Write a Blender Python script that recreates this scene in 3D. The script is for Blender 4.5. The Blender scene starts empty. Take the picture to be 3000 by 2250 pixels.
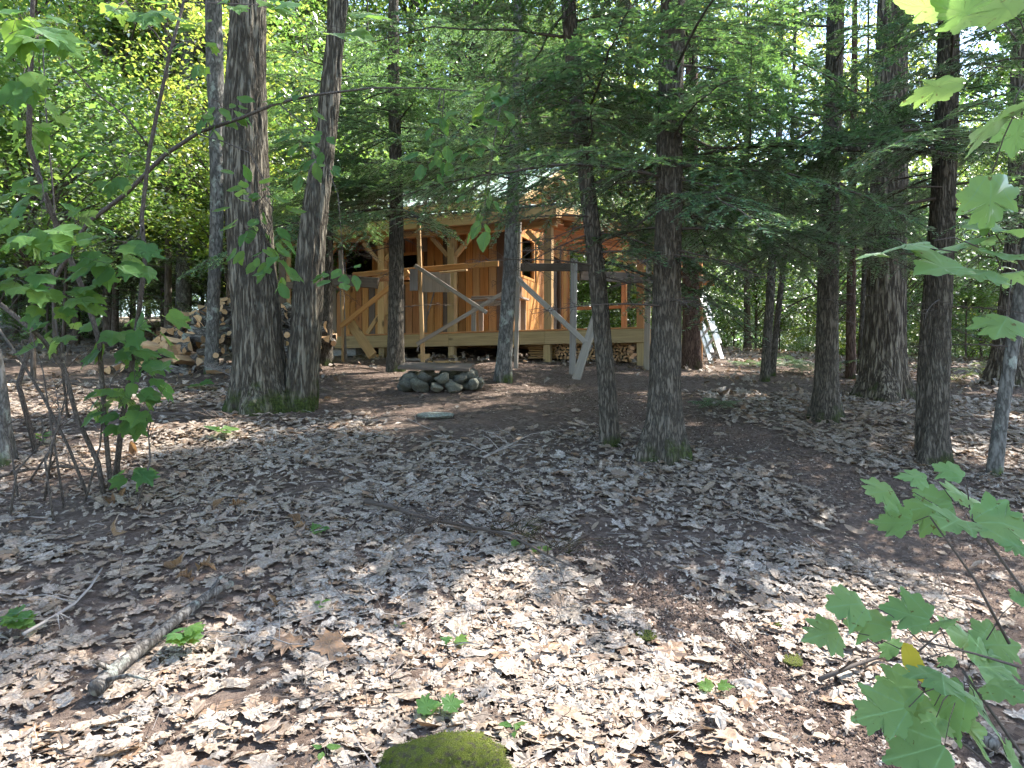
import bpy, math, random
import numpy as np
from mathutils import Vector, Matrix

R = math.radians
random.seed(7)
rng = np.random.default_rng(11)
sc = bpy.context.scene
col = sc.collection

# ------------------------------------------------------------------ camera, sky, sun, exposure
CAMZ = 1.6
cam_d = bpy.data.cameras.new("camera")
cam = bpy.data.objects.new("camera", cam_d)
col.objects.link(cam)
cam.location = (0, 0, CAMZ)
cam.rotation_euler = (R(90), 0, 0)
cam_d.lens = 27.03
cam_d.sensor_width = 36
cam_d.clip_start = 0.05
cam_d.clip_end = 2000
sc.camera = cam

SUN_AZ, SUN_EL = 62, 54
world = bpy.data.worlds.new("World")
sc.world = world
world.use_nodes = True
wn = world.node_tree
sky = wn.nodes.new("ShaderNodeTexSky")
sky.sky_type = 'NISHITA'
sky.sun_disc = False
sky.sun_elevation = R(SUN_EL)
sky.sun_rotation = R(SUN_AZ)
bg = wn.nodes["Background"]
bg.inputs[1].default_value = 0.15
wn.links.new(sky.outputs[0], bg.inputs[0])
sun_d = bpy.data.lights.new("sun", 'SUN')
sun_d.energy = 3.7
sun_d.angle = R(0.53)
sun_d.color = (1, 0.95, 0.88)
sun = bpy.data.objects.new("sun", sun_d)
col.objects.link(sun)
sdir = Vector((math.sin(R(SUN_AZ)) * math.cos(R(SUN_EL)), math.cos(R(SUN_AZ)) * math.cos(R(SUN_EL)), math.sin(R(SUN_EL))))
sun.rotation_euler = sdir.to_track_quat('Z', 'Y').to_euler()
sun.location = (20, 10, 40)
vs = sc.view_settings
vs.view_transform = 'Standard'
vs.look = 'None'
vs.gamma = 1
vs.use_curve_mapping = False
vs.exposure = 2.55
sc.cycles.use_denoising = True
sc.cycles.max_bounces = 5
sc.cycles.use_adaptive_sampling = True
sc.cycles.adaptive_threshold = 0.03
sc.cycles.diffuse_bounces = 3
sc.cycles.transmission_bounces = 5
sc.cycles.glossy_bounces = 2
sc.cycles.transparent_max_bounces = 6
sc.cycles.sample_clamp_indirect = 6
sc.cycles.caustics_reflective = False
sc.cycles.caustics_refractive = False

# ------------------------------------------------------------------ helpers
def vnoise(p, seed=0):
    """value noise, p (n,3) -> (n,) in -1..1"""
    p = np.asarray(p, float)
    i = np.floor(p).astype(np.int64)
    f = p - i
    f = f * f * (3 - 2 * f)
    out = np.zeros(len(p))
    for dx in (0, 1):
        for dy in (0, 1):
            for dz in (0, 1):
                h = ((i[:, 0] + dx) * 374761393 + (i[:, 1] + dy) * 668265263 + (i[:, 2] + dz) * 2147483647 + seed * 1274126177) & 0xFFFFFFFF
                h = ((h ^ (h >> 13)) * 1274126177) & 0xFFFFFFFF
                h = (h ^ (h >> 16)) & 0xFFFF
                w = (f[:, 0] if dx else 1 - f[:, 0]) * (f[:, 1] if dy else 1 - f[:, 1]) * (f[:, 2] if dz else 1 - f[:, 2])
                out += w * (h / 32767.5 - 1)
    return out

def sstep(a, b, x):
    t = np.clip((np.asarray(x, float) - a) / (b - a), 0, 1)
    return t * t * (3 - 2 * t)

_py = np.array([-60, -30, -10, 0, 3, 5, 7, 9, 11, 13, 15, 17, 20, 25, 30, 40, 80, 160, 400.])
_pz = np.array([-7, -4, -1.2, -.1, .12, .5, .88, 1.24, 1.55, 1.82, 2.03, 2.2, 2.5, 3.1, 3.75, 5.0, 8.6, 14, 30.])
_fy = np.linspace(-60, 400, 4601)
_fz = np.interp(_fy, _py, _pz)
_k = np.exp(-np.linspace(-2, 2, 31) ** 2); _k /= _k.sum()
_fz[15:-15] = np.convolve(_fz, _k, 'valid')

def height(x, y, fine=True):
    x = np.asarray(x, float); y = np.asarray(y, float)
    h = np.interp(y, _fy, _fz)
    h = h - 0.025 * np.clip(x, 0, 14)
    h = h - sstep(18, 30, y) * sstep(1, 12, x) * np.clip(y - 18, 0, 60) * 0.115
    if fine:
        p = np.stack([np.ravel(x), np.ravel(y), np.zeros(np.size(x))], 1)
        n = 0.045 * vnoise(p * 0.55, 3) + 0.02 * vnoise(p * 1.7, 4)
        h = h + n.reshape(np.shape(h))
    return h

def hz(x, y):
    return float(height(np.array([x]), np.array([y]))[0])

FV = 1661.0     # focal length in the units of a 2212 x 1659 picture
def at(xv, yv, d):
    return Vector(((xv - 1106) / FV * d, d, CAMZ + (829.5 - yv) / FV * d))

def atS(xs, ys, d):      # the same in 3000 x 2250 units
    return at(xs * .73733, ys * .73733, d)

_dd = np.linspace(2.0, 60, 1500)
def gpt(xv, yv):
    """ground point seen at (xv, yv)"""
    dx = (xv - 1106) / FV; dz = (829.5 - yv) / FV
    g = height(dx * _dd, _dd)
    k = np.nonzero(g >= CAMZ + dz * _dd)[0]
    d = _dd[k[0]] if len(k) else 40
    return Vector((dx * d, d, hz(dx * d, d)))

def link(o, parent=None):
    col.objects.link(o)
    if parent is not None:
        o.parent = parent
    return o

def props(o, label=None, cat=None, group=None, kind=None):
    if label: o["label"] = label
    if cat: o["category"] = cat
    if group: o["group"] = group
    if kind: o["kind"] = kind
    return o

def thing(name, loc, label, cat, group=None, rz=0):
    o = bpy.data.objects.new(name, None)
    o.empty_display_size = 0.2
    col.objects.link(o)
    o.location = loc
    o.rotation_euler = (0, 0, rz)
    return props(o, label, cat, group)

class MB:
    def __init__(s):
        s.v = []; s.f = []; s.m = []
    def add(s, v, f, m=0):
        b = len(s.v)
        s.v += [tuple(p) for p in v]
        s.f += [tuple(i + b for i in q) for q in f]
        s.m += [m] * len(f)
    def box(s, c, d, m=0, mat=None):
        x, y, z = d[0] / 2, d[1] / 2, d[2] / 2
        vv = [Vector((sx * x, sy * y, sz * z)) for sx in (-1, 1) for sy in (-1, 1) for sz in (-1, 1)]
        if mat is not None: vv = [mat @ p for p in vv]
        vv = [p + Vector(c) for p in vv]
        s.add(vv, [(0, 1, 3, 2), (4, 6, 7, 5), (0, 4, 5, 1), (2, 3, 7, 6), (0, 2, 6, 4), (1, 5, 7, 3)], m)
    def tube(s, pts, rad, seg=6, m=0, cap=True):
        pts = [Vector(p) for p in pts]
        n = len(pts)
        vv = []; ff = []
        pa = None
        for i, p in enumerate(pts):
            t = (pts[min(i + 1, n - 1)] - pts[max(i - 1, 0)])
            t = t.normalized() if t.length > 1e-9 else Vector((0, 0, 1))
            if pa is None:
                pa = t.orthogonal().normalized()
            else:
                pa = (pa - t * pa.dot(t))
                pa = pa.normalized() if pa.length > 1e-6 else t.orthogonal().normalized()
            pb = t.cross(pa)
            r = rad[i] if hasattr(rad, '__len__') else rad
            for k in range(seg):
                a = 2 * math.pi * k / seg
                vv.append(p + (pa * math.cos(a) + pb * math.sin(a)) * r)
        for i in range(n - 1):
            for k in range(seg):
                k2 = (k + 1) % seg
                ff.append((i * seg + k, i * seg + k2, (i + 1) * seg + k2, (i + 1) * seg + k))
        if cap:
            ff.append(tuple(range(seg - 1, -1, -1)))
            ff.append(tuple((n - 1) * seg + k for k in range(seg)))
        s.add(vv, ff, m)
    def mesh(s, name, mats, smooth=False):
        me = bpy.data.meshes.new(name)
        me.from_pydata(s.v, [], s.f)
        for m in mats: me.materials.append(m)
        if len(mats) > 1: me.polygons.foreach_set("material_index", s.m)
        if smooth: me.polygons.foreach_set("use_smooth", [True] * len(s.f))
        me.update()
        return me
    def build(s, name, mats, parent=None, smooth=False):
        if not isinstance(mats, (list, tuple)): mats = [mats]
        o = bpy.data.objects.new(name, s.mesh(name, mats, smooth))
        return link(o, parent)

def mesh_np(name, V, F, mats, midx=None, smooth=False):
    """V (n,3), F (m,k)"""
    me = bpy.data.meshes.new(name)
    V = np.asarray(V, np.float32); F = np.asarray(F, np.int32)
    n, k = F.shape
    me.vertices.add(len(V)); me.vertices.foreach_set("co", V.ravel())
    me.loops.add(n * k); me.loops.foreach_set("vertex_index", F.ravel())
    me.polygons.add(n)
    me.polygons.foreach_set("loop_start", np.arange(0, n * k, k, dtype=np.int32))
    me.polygons.foreach_set("loop_total", np.full(n, k, np.int32))
    for m in mats: me.materials.append(m)
    if midx is not None: me.polygons.foreach_set("material_index", np.asarray(midx, np.int32))
    me.polygons.foreach_set("use_smooth", np.full(n, smooth))
    me.update(calc_edges=True)
    return me

def join_np(parts):
    """parts of (V, F) with equal face size"""
    Vs, Fs, b = [], [], 0
    for V, F in parts:
        Vs.append(V); Fs.append(np.asarray(F) + b); b += len(V)
    return np.concatenate(Vs), np.concatenate(Fs)

# ------------------------------------------------------------------ materials
class NT:
    def __init__(s, name):
        s.mat = bpy.data.materials.new(name); s.mat.use_nodes = True
        s.t = s.mat.node_tree; s.t.nodes.clear()
        s.out = s.n("ShaderNodeOutputMaterial")
    def n(s, typ, **kw):
        nd = s.t.nodes.new(typ)
        for k, v in kw.items(): setattr(nd, k, v)
        return nd
    def l(s, a, b): s.t.links.new(a, b)
    def val(s, nd, k, v):
        nd.inputs[k].default_value = v
    def coord(s, scale=(1, 1, 1), kind="Object"):
        tc = s.n("ShaderNodeTexCoord"); mp = s.n("ShaderNodeMapping")
        s.l(tc.outputs[kind], mp.inputs[0]); mp.inputs["Scale"].default_value = scale
        return mp.outputs[0]
    def noise(s, vec, scale, detail=4, rough=.55):
        nd = s.n("ShaderNodeTexNoise")
        if vec is not None: s.l(vec, nd.inputs["Vector"])
        s.val(nd, "Scale", scale); s.val(nd, "Detail", detail); s.val(nd, "Roughness", rough)
        return nd.outputs[0]
    def ramp(s, fac, stops, interp='LINEAR'):
        nd = s.n("ShaderNodeValToRGB"); cr = nd.color_ramp; cr.interpolation = interp
        while len(cr.elements) > 1: cr.elements.remove(cr.elements[0])
        cr.elements[0].position = stops[0][0]; cr.elements[0].color = (*stops[0][1], 1)
        for p, c in stops[1:]:
            e = cr.elements.new(p); e.color = (*c, 1)
        s.l(fac, nd.inputs[0])
        return nd.outputs[0]
    def math(s, op, a, b=None, clamp=False):
        nd = s.n("ShaderNodeMath", operation=op); nd.use_clamp = clamp
        for i, x in enumerate((a, b)):
            if x is None: continue
            if isinstance(x, (int, float)): nd.inputs[i].default_value = x
            else: s.l(x, nd.inputs[i])
        return nd.outputs[0]
    def mix(s, fac, a, b, blend='MIX'):
        nd = s.n("ShaderNodeMix", data_type='RGBA', blend_type=blend)
        for i, x in ((0, fac), (6, a), (7, b)):
            if isinstance(x, (int, float)): nd.inputs[i].default_value = x
            elif isinstance(x, tuple): nd.inputs[i].default_value = (*x, 1)
            else: s.l(x, nd.inputs[i])
        return nd.outputs[2]
    def bump(s, h, strength=.5, dist=.01):
        nd = s.n("ShaderNodeBump"); s.l(h, nd.inputs["Height"])
        s.val(nd, "Strength", strength); s.val(nd, "Distance", dist)
        return nd.outputs[0]
    def bsdf(s, color, rough=.8, normal=None, metal=0, spec=.3):
        nd = s.n("ShaderNodeBsdfPrincipled")
        if isinstance(color, tuple): nd.inputs["Base Color"].default_value = (*color, 1)
        else: s.l(color, nd.inputs["Base Color"])
        if isinstance(rough, (int, float)): s.val(nd, "Roughness", rough)
        else: s.l(rough, nd.inputs["Roughness"])
        s.val(nd, "Metallic", metal); s.val(nd, "Specular IOR Level", spec)
        if normal is not None: s.l(normal, nd.inputs["Normal"])
        return nd.outputs[0]
    def done(s, sh):
        s.l(sh, s.out.inputs[0]); return s.mat

def bark(name, dark, light, hs=9, vs_=1.6, moss=0.0, lichen=0.0, bump=.9, dist=.03):
    t = NT(name)
    vec = t.coord((hs, hs, vs_))
    n1 = t.noise(vec, 2.2, 6, .62)
    rn = t.noise(vec, 1.5, 3, .6)
    crack = t.math('MULTIPLY', t.math('ABSOLUTE', t.math('SUBTRACT', rn, .5)), 8.0, True)
    h = t.math('ADD', t.math('MULTIPLY', crack, .55), t.math('MULTIPLY', n1, .62))
    c = t.ramp(h, [(.22, tuple(x * .4 for x in dark)), (.48, dark), (.95, light)])
    big = t.noise(t.coord((1, 1, .5)), 3.0, 3)
    c = t.mix(t.math('MULTIPLY', big, .5), c, tuple(x * .55 for x in dark))
    if lichen > 0:
        ln = t.noise(t.coord((1, 1, .8)), 7, 5, .65)
        c = t.mix(t.math('MULTIPLY', t.ramp(ln, [(.56, (0, 0, 0)), (.66, (1, 1, 1))]), lichen), c, (.30, .33, .28))
    if moss > 0:
        tc = t.n("ShaderNodeTexCoord"); sp = t.n("ShaderNodeSeparateXYZ"); t.l(tc.outputs["Object"], sp.inputs[0])
        mn = t.noise(t.coord((1, 1, 1)), 5, 5)
        f = t.math('SUBTRACT', t.math('ADD', t.math('MULTIPLY', mn, 2.2), moss - .85), t.math('MULTIPLY', sp.outputs[2], 1.5))
        f = t.ramp(f, [(.30, (0, 0, 0)), (.75, (1, 1, 1))])
        mc = t.ramp(t.noise(t.coord((1, 1, 1)), 40, 3), [(.35, (.022, .032, .008)), (.7, (.065, .085, .02))])
        c = t.mix(f, c, mc)
    return t.done(t.bsdf(c, .92, t.bump(h, bump, dist), spec=.15))

def foliage(name, cols, trans, gloss=.10, rough=.35, tw=.5, island=False, veins=None):
    t = NT(name)
    if island:
        g = t.n("ShaderNodeNewGeometry"); rnd = g.outputs["Random Per Island"]
    else:
        g = t.n("ShaderNodeObjectInfo"); rnd = g.outputs["Random"]
    n = len(cols)
    c = t.ramp(rnd, [((i + .5) / n, cc) for i, cc in enumerate(cols)])
    tr = t.ramp(rnd, [((i + .5) / len(trans), cc) for i, cc in enumerate(trans)])
    if not island:
        nz = t.noise(t.coord((1, 1, 1)), 60, 2)
        c = t.mix(t.math('MULTIPLY', nz, .35), c, tuple(x * .4 for x in cols[0]))
    if veins:
        tc = t.n("ShaderNodeTexCoord"); sx = t.n("ShaderNodeSeparateXYZ"); t.l(tc.outputs["Object"], sx.inputs[0])
        X, Y = sx.outputs[0], sx.outputs[1]
        ax_ = t.math('ABSOLUTE', X)
        if veins == 'palmate':
            an = t.math('DIVIDE', t.math('ARCTAN2', ax_, t.math('ADD', Y, .02)), R(37))
            rad_ = t.math('SQRT', t.math('ADD', t.math('MULTIPLY', X, X), t.math('MULTIPLY', Y, Y)))
            off = t.math('MULTIPLY', t.math('ABSOLUTE', t.math('SUBTRACT', an, t.math('ROUND', an))), t.math('MULTIPLY', rad_, R(37)))
            vm = t.ramp(off, [(.004, (1, 1, 1)), (.016, (0, 0, 0))])
        else:
            ch = t.math('MULTIPLY', t.math('SUBTRACT', Y, t.math('MULTIPLY', ax_, .8)), 8.5)
            off = t.math('ABSOLUTE', t.math('SUBTRACT', ch, t.math('ROUND', ch)))
            v1 = t.ramp(off, [(.03, (.7, .7, .7)), (.11, (0, 0, 0))]); v2 = t.ramp(ax_, [(.006, (1, 1, 1)), (.016, (0, 0, 0))])
            vm = t.math('MAXIMUM', v1, v2)
        c = t.mix(t.math('MULTIPLY', vm, .55), c, tuple(min(1, x * 1.9 + .03) for x in cols[-1]))
        tr = t.mix(t.math('MULTIPLY', vm, .6), tr, tuple(x * .45 for x in trans[0]))
        sn = t.noise(t.n("ShaderNodeNewGeometry").outputs["Position"], 55, 3)
        sp_m = t.ramp(sn, [(.66, (0, 0, 0)), (.71, (1, 1, 1))])
        c = t.mix(t.math('MULTIPLY', sp_m, .8), c, (.10, .065, .02)); tr = t.mix(t.math('MULTIPLY', sp_m, .8), tr, (.12, .07, .02))
    d = t.n("ShaderNodeBsdfDiffuse"); t.l(c, d.inputs[0])
    tl = t.n("ShaderNodeBsdfTranslucent"); t.l(tr, tl.inputs[0])
    m1 = t.n("ShaderNodeMixShader"); t.val(m1, 0, tw); t.l(d.outputs[0], m1.inputs[1]); t.l(tl.outputs[0], m1.inputs[2])
    gl = t.n("ShaderNodeBsdfGlossy"); t.val(gl, "Roughness", rough); gl.inputs[0].default_value = (1, 1, 1, 1)
    lw = t.n("ShaderNodeLayerWeight"); t.val(lw, 0, .25)
    m2 = t.n("ShaderNodeMixShader"); t.l(t.math('MULTIPLY', lw.outputs[0], gloss * 3, True), m2.inputs[0])
    t.l(m1.outputs[0], m2.inputs[1]); t.l(gl.outputs[0], m2.inputs[2])
    return t.done(m2.outputs[0])

def deadleaf(name, island):
    t = NT(name)
    if island:
        g = t.n("ShaderNodeNewGeometry"); rnd = g.outputs["Random Per Island"]
    else:
        g = t.n("ShaderNodeObjectInfo"); rnd = g.outputs["Random"]
    ps = t.n("ShaderNodeNewGeometry").outputs["Position"]
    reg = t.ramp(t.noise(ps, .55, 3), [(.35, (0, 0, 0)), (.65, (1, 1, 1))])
    rnd0 = rnd
    c = t.ramp(rnd, [(.0, (.20, .15, .11)), (.10, (.36, .32, .27)), (.26, (.45, .41, .35)), (.36, (.27, .205, .145)), (.46, (.41, .36, .30)), (.58, (.33, .285, .24)),
                     (.66, (.18, .105, .055)), (.74, (.33, .265, .19)), (.86, (.47, .43, .38)), (.93, (.27, .135, .055)), (1, (.13, .085, .055))])
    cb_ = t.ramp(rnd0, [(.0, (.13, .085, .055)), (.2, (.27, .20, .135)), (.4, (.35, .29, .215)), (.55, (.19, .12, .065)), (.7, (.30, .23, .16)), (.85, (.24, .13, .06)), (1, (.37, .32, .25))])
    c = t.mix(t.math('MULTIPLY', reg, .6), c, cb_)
    nz = t.noise(ps, 70, 5, .7)
    c = t.mix(t.ramp(nz, [(.36, (0, 0, 0)), (.64, (.9, .9, .9))]), c, (.125, .09, .066))
    d = t.n("ShaderNodeBsdfDiffuse"); t.l(c, d.inputs[0])
    tl = t.n("ShaderNodeBsdfTranslucent"); t.l(t.mix(1.0, c, (.9, .65, .4), 'MULTIPLY'), tl.inputs[0])
    m1 = t.n("ShaderNodeMixShader"); t.val(m1, 0, .16); t.l(d.outputs[0], m1.inputs[1]); t.l(tl.outputs[0], m1.inputs[2])
    gl = t.n("ShaderNodeBsdfGlossy"); t.val(gl, "Roughness", .55)
    m2 = t.n("ShaderNodeMixShader"); t.val(m2, 0, .04); t.l(m1.outputs[0], m2.inputs[1]); t.l(gl.outputs[0], m2.inputs[2])
    return t.done(m2.outputs[0])

def wood(name, a, b, knots=True, weather=0.0, rough=.75):
    """boards are modelled along their own local z axis"""
    t = NT(name)
    oi = t.n("ShaderNodeObjectInfo")
    cb = t.n("ShaderNodeCombineXYZ"); t.l(t.math('MULTIPLY', oi.outputs["Random"], 40), cb.inputs[0]); t.l(t.math('MULTIPLY', oi.outputs["Random"], 17), cb.inputs[2])
    tc = t.n("ShaderNodeTexCoord"); ad = t.n("ShaderNodeVectorMath", operation='ADD')
    t.l(tc.outputs["Object"], ad.inputs[0]); t.l(cb.outputs[0], ad.inputs[1])
    mp = t.n("ShaderNodeMapping"); mp.inputs["Scale"].default_value = (16, 16, .8); t.l(ad.outputs[0], mp.inputs[0])
    g1 = t.noise(mp.outputs[0], 2.0, 6, .6)
    mp2 = t.n("ShaderNodeMapping"); mp2.inputs["Scale"].default_value = (70, 70, 1.6); t.l(ad.outputs[0], mp2.inputs[0])
    g2 = t.noise(mp2.outputs[0], 2.0, 3)
    f = t.math('ADD', t.math('MULTIPLY', g1, .75), t.math('MULTIPLY', g2, .35))
    c = t.ramp(f, [(.35, a), (.72, b)])
    if knots:
        vo = t.n("ShaderNodeTexVoronoi"); mp3 = t.n("ShaderNodeMapping"); mp3.inputs["Scale"].default_value = (3.6, 3.6, 1.5)
        t.l(ad.outputs[0], mp3.inputs[0]); t.l(mp3.outputs[0], vo.inputs["Vector"]); t.val(vo, "Scale", 1.0)
        c = t.mix(t.ramp(vo.outputs["Distance"], [(.07, (.85, .85, .85)), (.15, (0, 0, 0))]), c, tuple(x * .28 for x in a))
    hv = t.ramp(oi.outputs["Random"], [(0, (.62, .60, .58)), (.3, (.95, .92, .88)), (.6, (1.05, 1, .92)), (.85, (.88, .78, .66)), (1, (1.15, 1.1, 1.05))])
    c = t.mix(1.0, c, hv, 'MULTIPLY')
    if weather > 0:
        wn2 = t.noise(ad.outputs[0], 2.4, 4)
        c = t.mix(t.math('MULTIPLY', t.ramp(wn2, [(.35, (0, 0, 0)), (.65, (1, 1, 1))]), weather), c, (.20, .185, .165))
    return t.done(t.bsdf(c, rough, t.bump(f, .25, .004), spec=.25))

M = {}
M['oak_bark'] = bark('oak_bark', (.070, .059, .043), (.25, .22, .165), 12, 1.5, moss=.42, lichen=.12, bump=1.0, dist=.05)
M['oak_bark_pale'] = bark('oak_bark_pale', (.072, .057, .042), (.28, .235, .175), 12, 1.4, moss=.15, bump=1.0, dist=.05)
M['hemlock_bark'] = bark('hemlock_bark', (.072, .061, .047), (.20, .172, .135), 24, 4.2, moss=.25, lichen=.06, bump=1.0, dist=.03)
M['red_bark'] = bark('red_bark', (.085, .052, .038), (.175, .115, .088), 22, 3.6, moss=.12)
M['grey_bark'] = bark('grey_bark', (.09, .085, .075), (.20, .19, .17), 10, 3.5, moss=.2, lichen=.7, bump=.4)
M['sapling_bark'] = bark('sapling_bark', (.075, .062, .052), (.15, .13, .11), 40, 14, bump=.3, dist=.004)
M['far_bark'] = bark('far_bark', (.085, .068, .054), (.165, .138, .112), 12, 2.4, bump=.5)
M['twig'] = NT('twig'); M['twig'] = M['twig'].done(M['twig'].bsdf((.07, .055, .045), .9))
M['grey_twig'] = NT('grey_twig'); M['grey_twig'] = M['grey_twig'].done(M['grey_twig'].bsdf((.24, .21, .185), .9))
M['needles'] = foliage('needles', [(.07, .135, .08), (.085, .165, .08), (.105, .195, .08), (.075, .15, .085)], [(.13, .26, .07), (.2, .36, .07)], .12, .4, .46, True)
M['far_needles'] = foliage('far_needles', [(.04, .085, .045), (.055, .11, .045), (.07, .135, .045)], [(.10, .2, .04), (.17, .28, .05)], .08, .45, .4, True)
M['canopy'] = foliage('canopy', [(.05, .10, .022), (.07, .125, .024), (.085, .14, .026), (.06, .115, .03)], [(.17, .33, .06), (.23, .38, .07), (.31, .43, .08)], .08, .4, .5, True)
M['canopy_yellow'] = foliage('canopy_yellow', [(.075, .13, .022), (.10, .15, .026), (.12, .15, .03), (.08, .13, .03)], [(.32, .48, .075), (.42, .54, .085), (.50, .52, .09)], .08, .4, .5, True)
M['canopy_cool'] = foliage('canopy_cool', [(.045, .10, .04), (.06, .125, .045), (.08, .14, .05)], [(.20, .36, .11), (.28, .42, .12)], .10, .4, .5, True)
M['maple_leaf'] = foliage('maple_leaf', [(.12, .215, .085), (.14, .24, .09), (.13, .225, .095)], [(.28, .46, .12), (.36, .54, .12)], .05, .5, .45, veins='palmate')
M['sap_leaf'] = foliage('sap_leaf', [(.05, .115, .04), (.07, .14, .04), (.095, .165, .042), (.055, .12, .045)], [(.22, .42, .06), (.36, .54, .07)], .06, .4, .48, veins='pinnate')
M['yellow_leaf'] = foliage('yellow_leaf', [(.50, .42, .04), (.45, .36, .04)], [(.5, .42, .05), (.5, .4, .05)], .05, .5, .4)
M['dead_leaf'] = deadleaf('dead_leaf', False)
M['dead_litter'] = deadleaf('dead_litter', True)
t = NT('crumbs')
M['crumbs'] = t.done(t.bsdf(t.ramp(t.n("ShaderNodeNewGeometry").outputs["Random Per Island"], [(0, (.05, .034, .026)), (.5, (.115, .08, .062)), (.85, (.19, .14, .11)), (1, (.34, .29, .24))]), .95, spec=.1))
M['brown_leaf'] = foliage('brown_leaf', [(.13, .075, .04), (.19, .12, .065), (.15, .085, .045), (.24, .165, .10)], [(.3, .16, .06), (.3, .18, .08)], .04, .5, .3, veins='pinnate')
M['fern'] = foliage('fern', [(.09, .14, .03), (.12, .17, .03)], [(.3, .4, .05), (.4, .45, .06)], .05, .5, .5, True)
M['cedar'] = wood('cedar', (.31, .148, .044), (.50, .268, .092))
M['cedar_red'] = wood('cedar_red', (.25, .112, .045), (.41, .205, .085))
M['pine'] = wood('pine', (.30, .19, .088), (.47, .32, .16))
M['treated'] = wood('treated', (.20, .148, .075), (.34, .26, .14))
M['weathered'] = wood('weathered', (.16, .138, .115), (.29, .255, .215), True, .5, .9)
M['dark_board'] = wood('dark_board', (.07, .052, .04), (.13, .10, .08), False, .2, .9)
M['grey_board'] = wood('grey_board', (.17, .16, .15), (.33, .31, .29), True, .3, .9)
t = NT('soffit'); M['soffit'] = t.done(t.bsdf(t.ramp(t.noise(t.coord((2, 20, 2)), 3), [(.3, (.16, .065, .03)), (.7, (.26, .11, .05))]), .8))
t = NT('roof_metal'); M['roof_metal'] = t.done(t.bsdf(t.ramp(t.noise(t.coord(), 1.5), [(.35, (.17, .23, .215)), (.65, (.23, .30, .275))]), .42, metal=.2, spec=.5))
t = NT('drip_edge'); M['drip_edge'] = t.done(t.bsdf((.05, .05, .055), .5))
t = NT('tar'); M['interior'] = t.done(t.bsdf((.10, .065, .04), .9))
t = NT('concrete'); M['concrete'] = t.done(t.bsdf(t.ramp(t.noise(t.coord(), 30, 5), [(.3, (.20, .20, .19)), (.7, (.33, .32, .30))]), .95))
t = NT('aluminium'); M['aluminium'] = t.done(t.bsdf(t.ramp(t.noise(t.coord(), 12, 3), [(.3, (.62, .62, .61)), (.7, (.78, .78, .77))]), .38, metal=.85, spec=.5))
t = NT('glass')
gl = t.n("ShaderNodeBsdfGlossy"); t.val(gl, "Roughness", .03); gl.inputs[0].default_value = (.22, .22, .22, 1)
tp = t.n("ShaderNodeBsdfTransparent"); tp.inputs[0].default_value = (.85, .88, .86, 1)
lw = t.n("ShaderNodeLayerWeight"); t.val(lw, 0, .10)
mx = t.n("ShaderNodeMixShader"); t.l(t.math('MULTIPLY', lw.outputs[0], .5, True), mx.inputs[0]); t.l(tp.outputs[0], mx.inputs[1]); t.l(gl.outputs[0], mx.inputs[2])
M['glass'] = t.done(mx.outputs[0])

def stone_mat(name, a, b, lich):
    t = NT(name)
    n1 = t.noise(t.coord(), 6, 6); n2 = t.noise(t.coord(), 60, 3)
    c = t.ramp(t.math('ADD', t.math('MULTIPLY', n1, .7), t.math('MULTIPLY', n2, .3)), [(.3, a), (.7, b)])
    oi = t.n("ShaderNodeObjectInfo")
    c = t.mix(1.0, c, t.ramp(oi.outputs["Random"], [(0, (.55, .55, .55)), (.5, (.9, .92, .85)), (1, (1.5, 1.45, 1.3))]), 'MULTIPLY')
    if lich:
        c = t.mix(t.math('MULTIPLY', t.ramp(t.noise(t.coord(), 9, 5), [(.5, (0, 0, 0)), (.6, (1, 1, 1))]), lich), c, (.30, .34, .28))
    return t.done(t.bsdf(c, .9, t.bump(n1, .5, .02)))
M['stone'] = stone_mat('stone', (.04, .04, .034), (.13, .125, .105), .12)
M['rock'] = stone_mat('rock', (.10, .10, .09), (.20, .20, .18), .6)
t = NT('moss')
mn = t.noise(t.coord(), 90, 4); mb = t.noise(t.coord(), 7, 4)
c = t.ramp(mn, [(.3, (.04, .055, .01)), (.7, (.21, .24, .045))])
c = t.mix(t.ramp(mb, [(.48, (0, 0, 0)), (.66, (1, 1, 1))]), c, (.085, .07, .055))
M['moss_blade'] = None
M['moss'] = t.done(t.bsdf(c, .95, t.bump(mn, 1, .02), spec=.1))
M['moss_blade'] = foliage('moss_blade', [(.05, .07, .012), (.10, .125, .02), (.16, .17, .03)], [(.12, .16, .03), (.2, .22, .04)], .02, .6, .35, True)
# logs: end grain / bark / split wood
M['log_bark'] = bark('log_bark', (.075, .066, .057), (.22, .20, .175), 16, 5, lichen=.7, bump=.5, dist=.01)
M['split_wood'] = wood('split_wood', (.42, .26, .14), (.66, .47, .30), False, .25)
M['log_end'] = wood('log_end', (.36, .22, .11), (.56, .39, .22), False, .1)
# soil
t = NT('soil')
pos = t.n("ShaderNodeNewGeometry").outputs["Position"]
n1 = t.noise(pos, 1.3, 5); n2 = t.noise(pos, 22, 6, .7); n3 = t.noise(pos, 140, 3, .7)
c = t.ramp(t.math('ADD', t.math('MULTIPLY', n2, .55), t.math('MULTIPLY', n3, .45)), [(.3, (.045, .032, .025)), (.52, (.115, .082, .065)), (.72, (.23, .175, .142))])
c = t.mix(t.ramp(n1, [(.4, (0, 0, 0)), (.7, (.5, .5, .5))]), c, (.16, .115, .09))
vo = t.n("ShaderNodeTexVoronoi"); t.l(pos, vo.inputs["Vector"]); t.val(vo, "Scale", 9)
lf = t.ramp(vo.outputs["Color"], [(.2, (.10, .07, .05)), (.5, (.36, .30, .235)), (.8, (.5, .46, .40))])
sp = t.n("ShaderNodeSeparateXYZ"); t.l(pos, sp.inputs[0])
vo2 = t.n("ShaderNodeTexVoronoi"); t.l(pos, vo2.inputs["Vector"]); t.val(vo2, "Scale", 34)
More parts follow.
